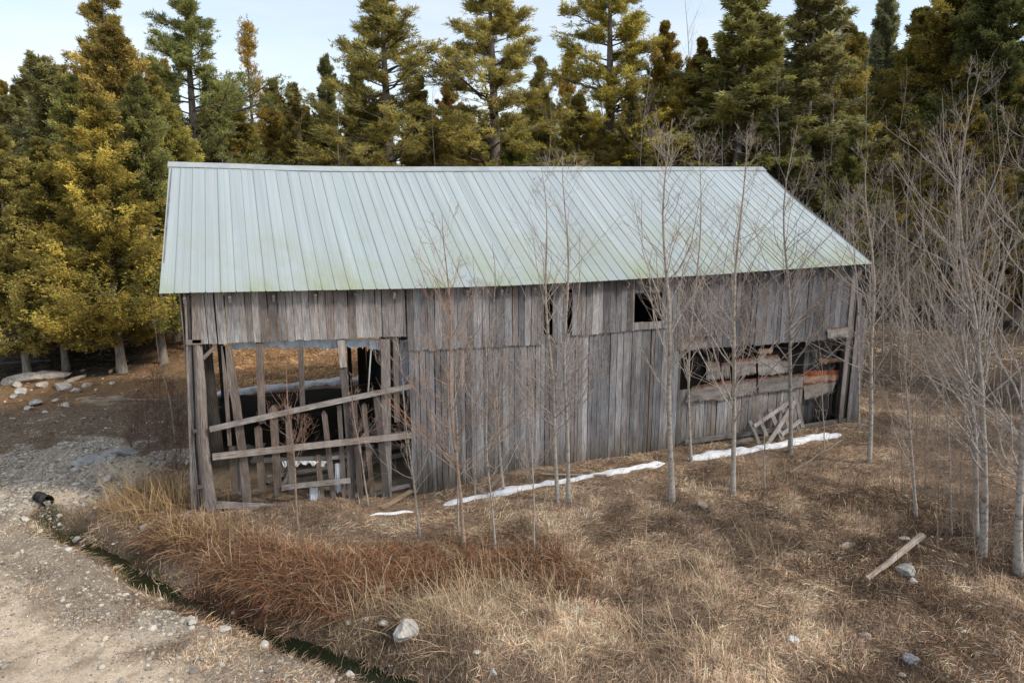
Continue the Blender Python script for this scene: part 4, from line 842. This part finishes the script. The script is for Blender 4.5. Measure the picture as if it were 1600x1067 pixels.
def conifer(kind, seed, dens=1.):
    global RNG; RNG = np.random.default_rng(seed); Ht = 10.; T = Acc(); F_ = Acc()
    s = np.linspace(0, 1, 16); tp = np.zeros((1, 16, 3)); tp[0, :, 2] = s*Ht*.99; tp[0, :, 0] = .06*np.sin(s*3+seed); tp[0, :, 1] = .05*np.sin(s*4+seed*2)
    r0 = {'cedar': .125, 'pine': .15, 'spruce': .13, 'sparse': .10}[kind]; tr_ = (r0*(1-s)**.85+.01)[None]; tr_[0, 0] *= 1.25; tp[0, 0, 2] = -.15
    if kind == 'cedar':
        P, R, ht, ln, az = limbs(Ht, 300, lambda h: 2.0*np.minimum((1-h)**.85*1.12, (h*5.5)**.5)+.05, .11, 8, lambda h: -.35+0*h, lambda h: .75+0*h, jit=.14, trunkr=.12, pdist=1.05, lenj=(.4, 1.35))
        n = int(150*dens); C, D, t = samp(P, n, .28, 1.04, .75); LN = np.repeat(ln, n); C = C+RNG.normal(0, 1, C.shape)*(.025+.05*LN)[:, None]*np.array([1, 1, .8])
        br = np.repeat(RNG.uniform(.6, 1.3, len(ln)), n)*(.65+.8*vnoise(C[:, 0]*3+C[:, 2]*2, C[:, 1]*3-C[:, 2]*3, 1, 8)); O = nrm(C*np.array([1, 1, 0])+1e-6)
        base = D*.4+O*.45+np.array([0, 0, .05])+RNG.normal(0, .45, C.shape)
        cols = 2.15*np.array([[.165, .148, .042], [.140, .132, .044], [.18, .152, .040], [.115, .112, .045], [.155, .125, .045]])[RNG.integers(0, 5, len(C))]
        rad = np.hypot(C[:, 0], C[:, 1])/(2.2*(1-C[:, 2]/Ht*.8)+.1); shade = np.clip(.55+.55*rad, .5, 1.1)  # leaves near the trunk coloured darker, as shade inside the crown
        for k in range(5):
            A_ = nrm(base+RNG.normal(0, .38, C.shape)); Wd = nrm(np.cross(A_, RNG.normal(0, 1, C.shape)))
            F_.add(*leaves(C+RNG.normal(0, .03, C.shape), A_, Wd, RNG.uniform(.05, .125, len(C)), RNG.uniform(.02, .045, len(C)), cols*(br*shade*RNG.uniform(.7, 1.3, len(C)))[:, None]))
        bc = np.array([.30, .26, .22])
    elif kind in ('pine', 'sparse'):
        sp = kind == 'sparse'
        P, R, ht, ln, az = limbs(Ht, 125 if not sp else 70, lambda h: (2.3 if not sp else 1.0)*np.minimum((1-h)**.95*1.25, .3+h*1.6)+.08, .22 if not sp else .3, 9, lambda h: -.08+.5*h, lambda h: .12+.3*h, jit=.18, whorl=5 if not sp else None, trunkr=.15, lenj=(.45, 1.2) if not sp else (.25, 1.3))
        keep = RNG.random(len(ln)) < (np.clip(.35+ht*.9, 0, .92) if not sp else np.clip(ht*1.0, .35, .8)); P = P[keep]; R = R[keep]; ln = ln[keep]; az = az[keep]; ht = ht[keep]
        Q, RQ, LQ = grow(P, R, 9, (.35, .98), (.4, .9), lambda t, b: ln[b]*(1.2-t)*.62*RNG.uniform(.4, 1.15, len(t)), 5, .06, .5, .1)
        T.tube(Q, RQ, 3, (.12, .10, .085)); n = 9 if not sp else 4
        C1, D1, t1 = samp(Q, n, .2, 1.05); br1 = np.repeat(RNG.uniform(.75, 1.25, len(Q)), n); C2, D2, t2 = samp(P, 12 if not sp else 6, .5, 1.04); br2 = np.repeat(RNG.uniform(.6, 1.2, len(P)), 12 if not sp else 6)
        C = np.concatenate([C1, C2]); D = np.concatenate([D1, D2]); br = np.concatenate([br1, br2]); C = C+RNG.normal(0, .055 if not sp else .10, C.shape)
        cols = 2.4*np.array([[.155, .138, .052], [.125, .112, .042], [.17, .14, .036], [.10, .09, .04]])[RNG.integers(0, 4, len(C))]
        for k in range(12):
            A_ = nrm(D*.55+np.array([0, 0, .25])+RNG.normal(0, .55, C.shape)); Wd = nrm(np.cross(A_, RNG.normal(0, 1, C.shape)))
            F_.add(*leaves(C+D*RNG.uniform(-.05, .05, (len(C), 1)), A_, Wd, RNG.uniform(.06, .125, len(C)), RNG.uniform(.011, .02, len(C)), cols*(br*RNG.uniform(.6, 1.35, len(C)))[:, None]))
        bc = np.array([.17, .14, .12])
    else:
        gr_ = seed % 2
        P, R, ht, ln, az = limbs(Ht, 260, lambda h: 2.05*(1-h)**.85+.10, .08, 8, lambda h: -.35+.9*h**3, lambda h: .18+.1*h, jit=.10, whorl=5, trunkr=.12, lenj=(.35, 1.25))
        n = int(85*dens); C, D, t = samp(P, n, .22, 1.03, .8); LN = np.repeat(ln, n); sidev = np.cross(D, np.array([0, 0, 1.])); sg = RNG.uniform(-1, 1, (len(C), 1)); wid = (LN*.28*(1.15-t))[:, None]
        C = C+sidev*sg*wid+np.array([0, 0, -1.])*np.abs(RNG.normal(0, .07, (len(C), 1))); br = np.repeat(RNG.uniform(.7, 1.25, len(ln)), n)
        cols = 2.6*np.array([[.11, .10, .046], [.09, .085, .038], [.125, .108, .036], [.125, .115, .09]])[RNG.choice(4, len(C), p=[.35, .3, .25, .1])]
        lowdead = (C[:, 2] < 4.2) & (RNG.random(len(C)) < .6); cols[lowdead] = (.12, .115, .095)
        inner = np.clip(.6+.5*t, 0, 1.1)  # shade inside the crown painted into the inner leaves
        for k in range(5):
            A_ = nrm(D*.6+sidev*sg*.6+np.array([0, 0, -.25])+RNG.normal(0, .35, C.shape)); Wd = nrm(np.cross(A_, RNG.normal(0, 1, C.shape)))
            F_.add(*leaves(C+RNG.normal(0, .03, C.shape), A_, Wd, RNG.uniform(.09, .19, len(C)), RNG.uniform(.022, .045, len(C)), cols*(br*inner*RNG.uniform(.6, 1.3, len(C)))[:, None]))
        bc = np.array([.20, .17, .15])
    T.tube(tp, tr_, 9, bc[None, None]*np.ones((1, 16, 1))); T.tube(P, R, 4, bc*.75)
    if kind == 'cedar' or kind == 'spruce':       # dead lower twigs
        P2, R2, *_ = limbs(Ht, 26, lambda h: 1.1+0*h, .08, 6, lambda h: -.3+0*h, lambda h: .1+0*h, jit=.25, lenj=(.3, 1.)); P2[..., 2] = (P2[..., 2]) % 3.2+.9; T.tube(P2, R2*.6, 3, (.16, .14, .125))
    t_me = T.mesh('trunk', M['cbark'], smooth=True, link=False); f_me = F_.mesh('crown', M['leaf'], link=False)
    return t_me, f_me
ARCH = {'cedar': [conifer('cedar', s) for s in (101, 102, 103, 104)], 'pine': [conifer('pine', s) for s in (201, 202, 203)], 'spruce': [conifer('spruce', s) for s in (301, 302, 303)], 'sparse': [conifer('sparse', s) for s in (401, 402)]}
RNG = np.random.default_rng(99); random.seed(5)
def plant(kind, arch, px, topy, Y_, rs=1., label=None, group=None, tint=(1, 1, 1), rz=None, tilt=0, basexy=None, height=None):
    if basexy is None:
        b = W(px, topy, Y_); x, y = b[0], b[1]; z = float(H(x, y)); Ht = b[2]-z
    else: x, y = basexy; z = float(H(x, y)); Ht = height
    root = empty({'cedar': 'cedar_tree', 'pine': 'pine_tree', 'spruce': 'spruce_tree', 'sparse': 'pine_tree'}[kind], (x, y, z-.02), label, {'cedar': 'cedar', 'pine': 'pine', 'spruce': 'spruce', 'sparse': 'pine'}[kind], group, rz=random.uniform(0, 6.28) if rz is None else rz)
    root.rotation_euler.x = tilt; s = Ht/10; a = ARCH[kind][arch % len(ARCH[kind])]; root.scale = (s*rs, s*rs, s)
    for me, nm in zip(a, ('trunk', 'crown')):
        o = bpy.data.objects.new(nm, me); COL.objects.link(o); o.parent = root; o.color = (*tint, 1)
    return root
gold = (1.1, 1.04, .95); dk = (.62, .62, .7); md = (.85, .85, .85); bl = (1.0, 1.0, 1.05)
TREES = [
 ('cedar', 0, 143, 150, 14.9, 1.30, 'broad golden cedar with a thick pale trunk, nearest the boulders', gold),
 ('cedar', 1, 212, 120, 16.1, 1.05, 'golden cedar with a leaning trunk, nearest the left end of the roof', gold),
 ('cedar', 2, 60, 215, 16.0, 1.15, 'golden cedar directly left of the broad one, skirts down to the ground', gold),
 ('cedar', 3, -10, 195, 15.2, 1.2, 'golden cedar cut by the left edge of the photo', gold),
 ('spruce', 0, 62, 88, 21, 1.25, 'grey green spruce rising behind the golden cedars at the far left', bl),
 ('cedar', 2, 172, 40, 22, 1.15, 'tallest cedar of the left group, orange brown at its tip', (1.2, 1.0, .85)),
 ('pine', 0, 155, -25, 30, 1.1, 'dark green pine top showing above the left cedars', (.85, .9, .85)),
 ('cedar', 3, 262, 165, 18.5, 1.0, 'golden cedar whose side leans toward the left end of the ridge', gold),
 ('cedar', 0, 235, 120, 21, 1.0, 'second row cedar between the leaning one and the left pine', (1.15, 1.05, .9)),
 ('pine', 1, 287, -35, 27, 1.4, 'tall dark pine above the left end of the roof with a bare lower trunk', (.95, 1.0, .9)),
 ('cedar', 1, 110, 120, 20, 1.05, 'cedar between the grey spruce and the tallest cedar', (1.1, 1.05, .9)),
 ('spruce', 1, 8, 150, 24, 1.1, 'dark spruce at the far left edge behind the cut cedar', (.95, .98, 1.0)),
 ('sparse', 0, 386, 38, 33, 1.0, 'thin half dead pine with a bare white trunk against the sky', (1.1, .95, .8)),
 ('cedar', 1, 335, 125, 33, .95, 'cedar left of the thin half dead pine', (1.05, .9, .8)),
 ('cedar', 2, 425, 125, 36, .95, 'cedar right of the thin half dead pine', (1.1, .95, .8)),
 ('spruce', 2, 457, 132, 36, 1.0, 'slim olive spruce between the half dead pine and the small dark pine', md),
 ('spruce', 0, 508, 90, 42, .8, 'small dark pointed conifer standing clear against the sky', (.75, .78, .8)),
 ('cedar', 3, 480, 180, 34, .95, 'low brown cedar in front of the small pointed conifer', (1.0, .9, .75)),
 ('pine', 2, 598, -12, 29, 1.82, 'big spreading pine above the roof, left of the centre', (1.15, 1.1, .9)),
 ('cedar', 0, 555, 115, 33, 1.0, 'cedar at the left foot of the big spreading pine', (.95, .95, .75)),
 ('cedar', 1, 655, 120, 33, 1.0, 'cedar at the right foot of the big spreading pine', (1., .95, .75)),
 ('spruce', 1, 700, 130, 35, 1.0, 'dull brown spruce between the two tallest centre pines', (1.2, .85, .9)),
 ('pine', 0, 765, -45, 29, 1.75, 'tallest centre pine with layered limbs and a straight dark trunk', (1.1, 1.1, .9)),
 ('cedar', 2, 725, 170, 31, .95, 'low cedar left of the tallest centre pine trunk', (1.05, .95, .75)),
 ('cedar', 3, 805, 180, 30, 1.0, 'low yellow green cedar right of the tallest centre pine trunk', (1.1, 1.1, .8)),
 ('pine', 1, 842, 92, 35, 1.0, 'short ragged pine right of the tallest centre pine', (1.1, 1.0, .85)),
 ('pine', 2, 890, 82, 37, .95, 'slim ragged pine left of the leaning right pine', (1.1, 1.0, .85)),
 ('pine', 1, 958, -55, 31, 1.68, 'pine with up swept limbs above the roof, right of the centre', (1.1, 1.15, .9)),
 ('cedar', 0, 905, 150, 30, 1.1, 'dark brown cedar under the up swept pine on its left', (.95, .88, .72)),
 ('cedar', 1, 985, 140, 28, 1.15, 'dark brown cedar under the up swept pine on its right', (.95, .88, .72)),
 ('cedar', 2, 1040, 35, 30, .85, 'narrow brown cedar left of the tall birch', (.95, .85, .65)),
 ('cedar', 3, 1098, 60, 28, .9, 'narrow brown cedar right of the tall birch', (.85, .78, .62)),
 ('spruce', 2, 1168, -40, 25, 1.6, 'large dense olive spruce above the right end of the ridge', (1.35, 1.2, .8)),
 ('spruce', 1, 1275, -25, 24, 1.5, 'grey lichen hung spruce right of the ridge end', (1.15, 1.1, 1.2)),
 ('cedar', 0, 1328, 40, 26, .95, 'brown cedar right of the grey lichen hung spruce', (.85, .78, .6)),
 ('spruce', 0, 1388, -5, 30, .9, 'open topped grey spruce standing against the last gap of sky', (.8, .9, 1.0)),
 ('cedar', 1, 1440, 15, 27, 1.35, 'dark cedar right of the open topped spruce', (.85, .8, .68)),
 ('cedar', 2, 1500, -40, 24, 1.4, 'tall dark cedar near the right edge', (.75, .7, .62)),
 ('cedar', 3, 1575, -60, 20, 1.15, 'very dark cedar filling the upper right corner', (.55, .55, .5)),  # dark tints of the right-hand trees carry the shade on them
 ('cedar', 0, 1240, 190, 22, 1.0, 'low dark cedar behind the sloping end of the roof', (.8, .75, .62)),
 ('cedar', 1, 1340, 200, 19, 1.1, 'low brown cedar behind the grey thicket', (.85, .8, .66)),
 ('cedar', 2, 1430, 190, 18, 1.1, 'brown cedar behind the thicket, right of the low one', (.82, .76, .62)),
 ('cedar', 3, 1520, 150, 16, 1.15, 'nearest dark cedar behind the forked silver tree', (.7, .64, .55)),
 ('cedar', 0, 1610, 130, 14, 1.15, 'dark cedar cut by the right edge behind the thick silver tree', (.6, .56, .5)),
]
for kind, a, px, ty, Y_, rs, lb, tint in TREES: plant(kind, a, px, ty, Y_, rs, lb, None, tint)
k = 0
for (Y_, step, lo, hi) in [(34, 52, 150, 225), (38, 50, 135, 205), (47, 55, 185, 240), (58, 60, 200, 250)]:
    for px in np.arange(-80, 1720, step):
        ty = random.uniform(lo, hi)
        if px > 1080: ty -= 110
        if px < 260: ty -= 60
        kd = random.choice(['cedar', 'cedar', 'spruce', 'cedar', 'pine'])
        plant(kd, k, px+random.uniform(-26, 26), ty, Y_+random.uniform(-2.5, 2.5), random.uniform(.8, 1.15), 'brown olive conifer in the deep rows of the forest behind the front trees', 'conifers in the back rows of the forest', (1.1, 1.05, .95) if px < 1000 else (.95, .9, .8)); k += 1  # shade on the right of the wood put into the darker tint
for (px, ty, Y_) in [(1385,300,15),(1450,310,13.5),(1500,290,12),(1560,260,11),(1620,250,10),(1480,240,20),(1400,230,23),(1300,260,20),(1680,200,9),(1590,230,15),(1350,330,17.5),(1540,330,14),(1660,120,14)]:
    plant('cedar', k, px, ty, Y_, 1.25, 'shaded cedar filling the dark forest edge behind the thicket', 'shaded cedars along the right forest edge', (.8, .75, .66)); k += 1  # tint darkened to paint in the shade along this edge
for (px, ty, Y_) in [(-70,215,17),(20,260,19),(95,250,20),(-40,150,24),(130,230,24),(40,180,28),(180,220,27)]:
    plant('cedar', k, px, ty, Y_, 1.15, 'inner cedar in the shade behind the golden front row at the left', 'inner cedars behind the golden row', (.85, .8, .65)); k += 1
for (bx, by, h) in [(27, -8, 11), (30, -3, 12), (32, -14, 13)]:
    plant('cedar', k, 0, 0, 0, 1.2, 'cedar of the wood that borders the clearing on the right, outside the photo', 'cedars bordering the clearing on the right', (.7, .65, .6), basexy=(bx, by), height=h); k += 1

# ------------------------------------------------------------------ light, sky, camera
SA = radians(38); SE = radians(40); sd = np.array([cos(SA)*cos(SE), -sin(SA)*cos(SE), sin(SE)])
w = bpy.data.worlds.new('World'); scn.world = w; w.use_nodes = True; nt = w.node_tree; nt.nodes.clear(); g = NG(nt)
out = g.n('ShaderNodeOutputWorld'); bg = g.n('ShaderNodeBackground'); bg.inputs[1].default_value = .15; g.link(bg.outputs[0], out.inputs[0])
sky = g.n('ShaderNodeTexSky'); sky.sky_type = 'NISHITA'; sky.sun_disc = False; sky.sun_elevation = SE; sky.sun_rotation = math.atan2(sd[0], sd[1]); sky.air_density = 1.; sky.dust_density = 1.2; sky.ozone_density = 1.
n = g.noise(g.mapping(g.coord('Generated'), (1.2, 1.2, 5)), 1.6, 5, .55)
c = g.mix(sky.outputs[0], (1.55, 1.6, 1.55)); c = g.mix(c, (6.9, 6.9, 6.9), g.ramp(n, [(.32, .25), (.7, .8)]), 'MIX'); g.link(c, bg.inputs[0])
ld = bpy.data.lights.new('sun', 'SUN'); ld.energy = 2.7; ld.angle = radians(8); ld.color = (1., .93, .82); lo = bpy.data.objects.new('sun', ld); COL.objects.link(lo)
import mathutils
lo.rotation_euler = mathutils.Vector(-sd).to_track_quat('-Z', 'Y').to_euler(); lo.location = (20, -20, 30)
cd = bpy.data.cameras.new('camera'); cam = bpy.data.objects.new('camera', cd); COL.objects.link(cam); scn.camera = cam
cd.sensor_width = 36; cd.lens = FPX/1600*36; cd.clip_start = .1; cd.clip_end = 1500; cam.location = CAM; cam.rotation_euler = (pi/2-PIT, 0, -YAW)
scn.view_settings.view_transform = 'Standard'; scn.view_settings.look = 'None'; scn.view_settings.exposure = 0
scn.cycles.max_bounces = 5; scn.cycles.diffuse_bounces = 2; scn.cycles.transparent_max_bounces = 4
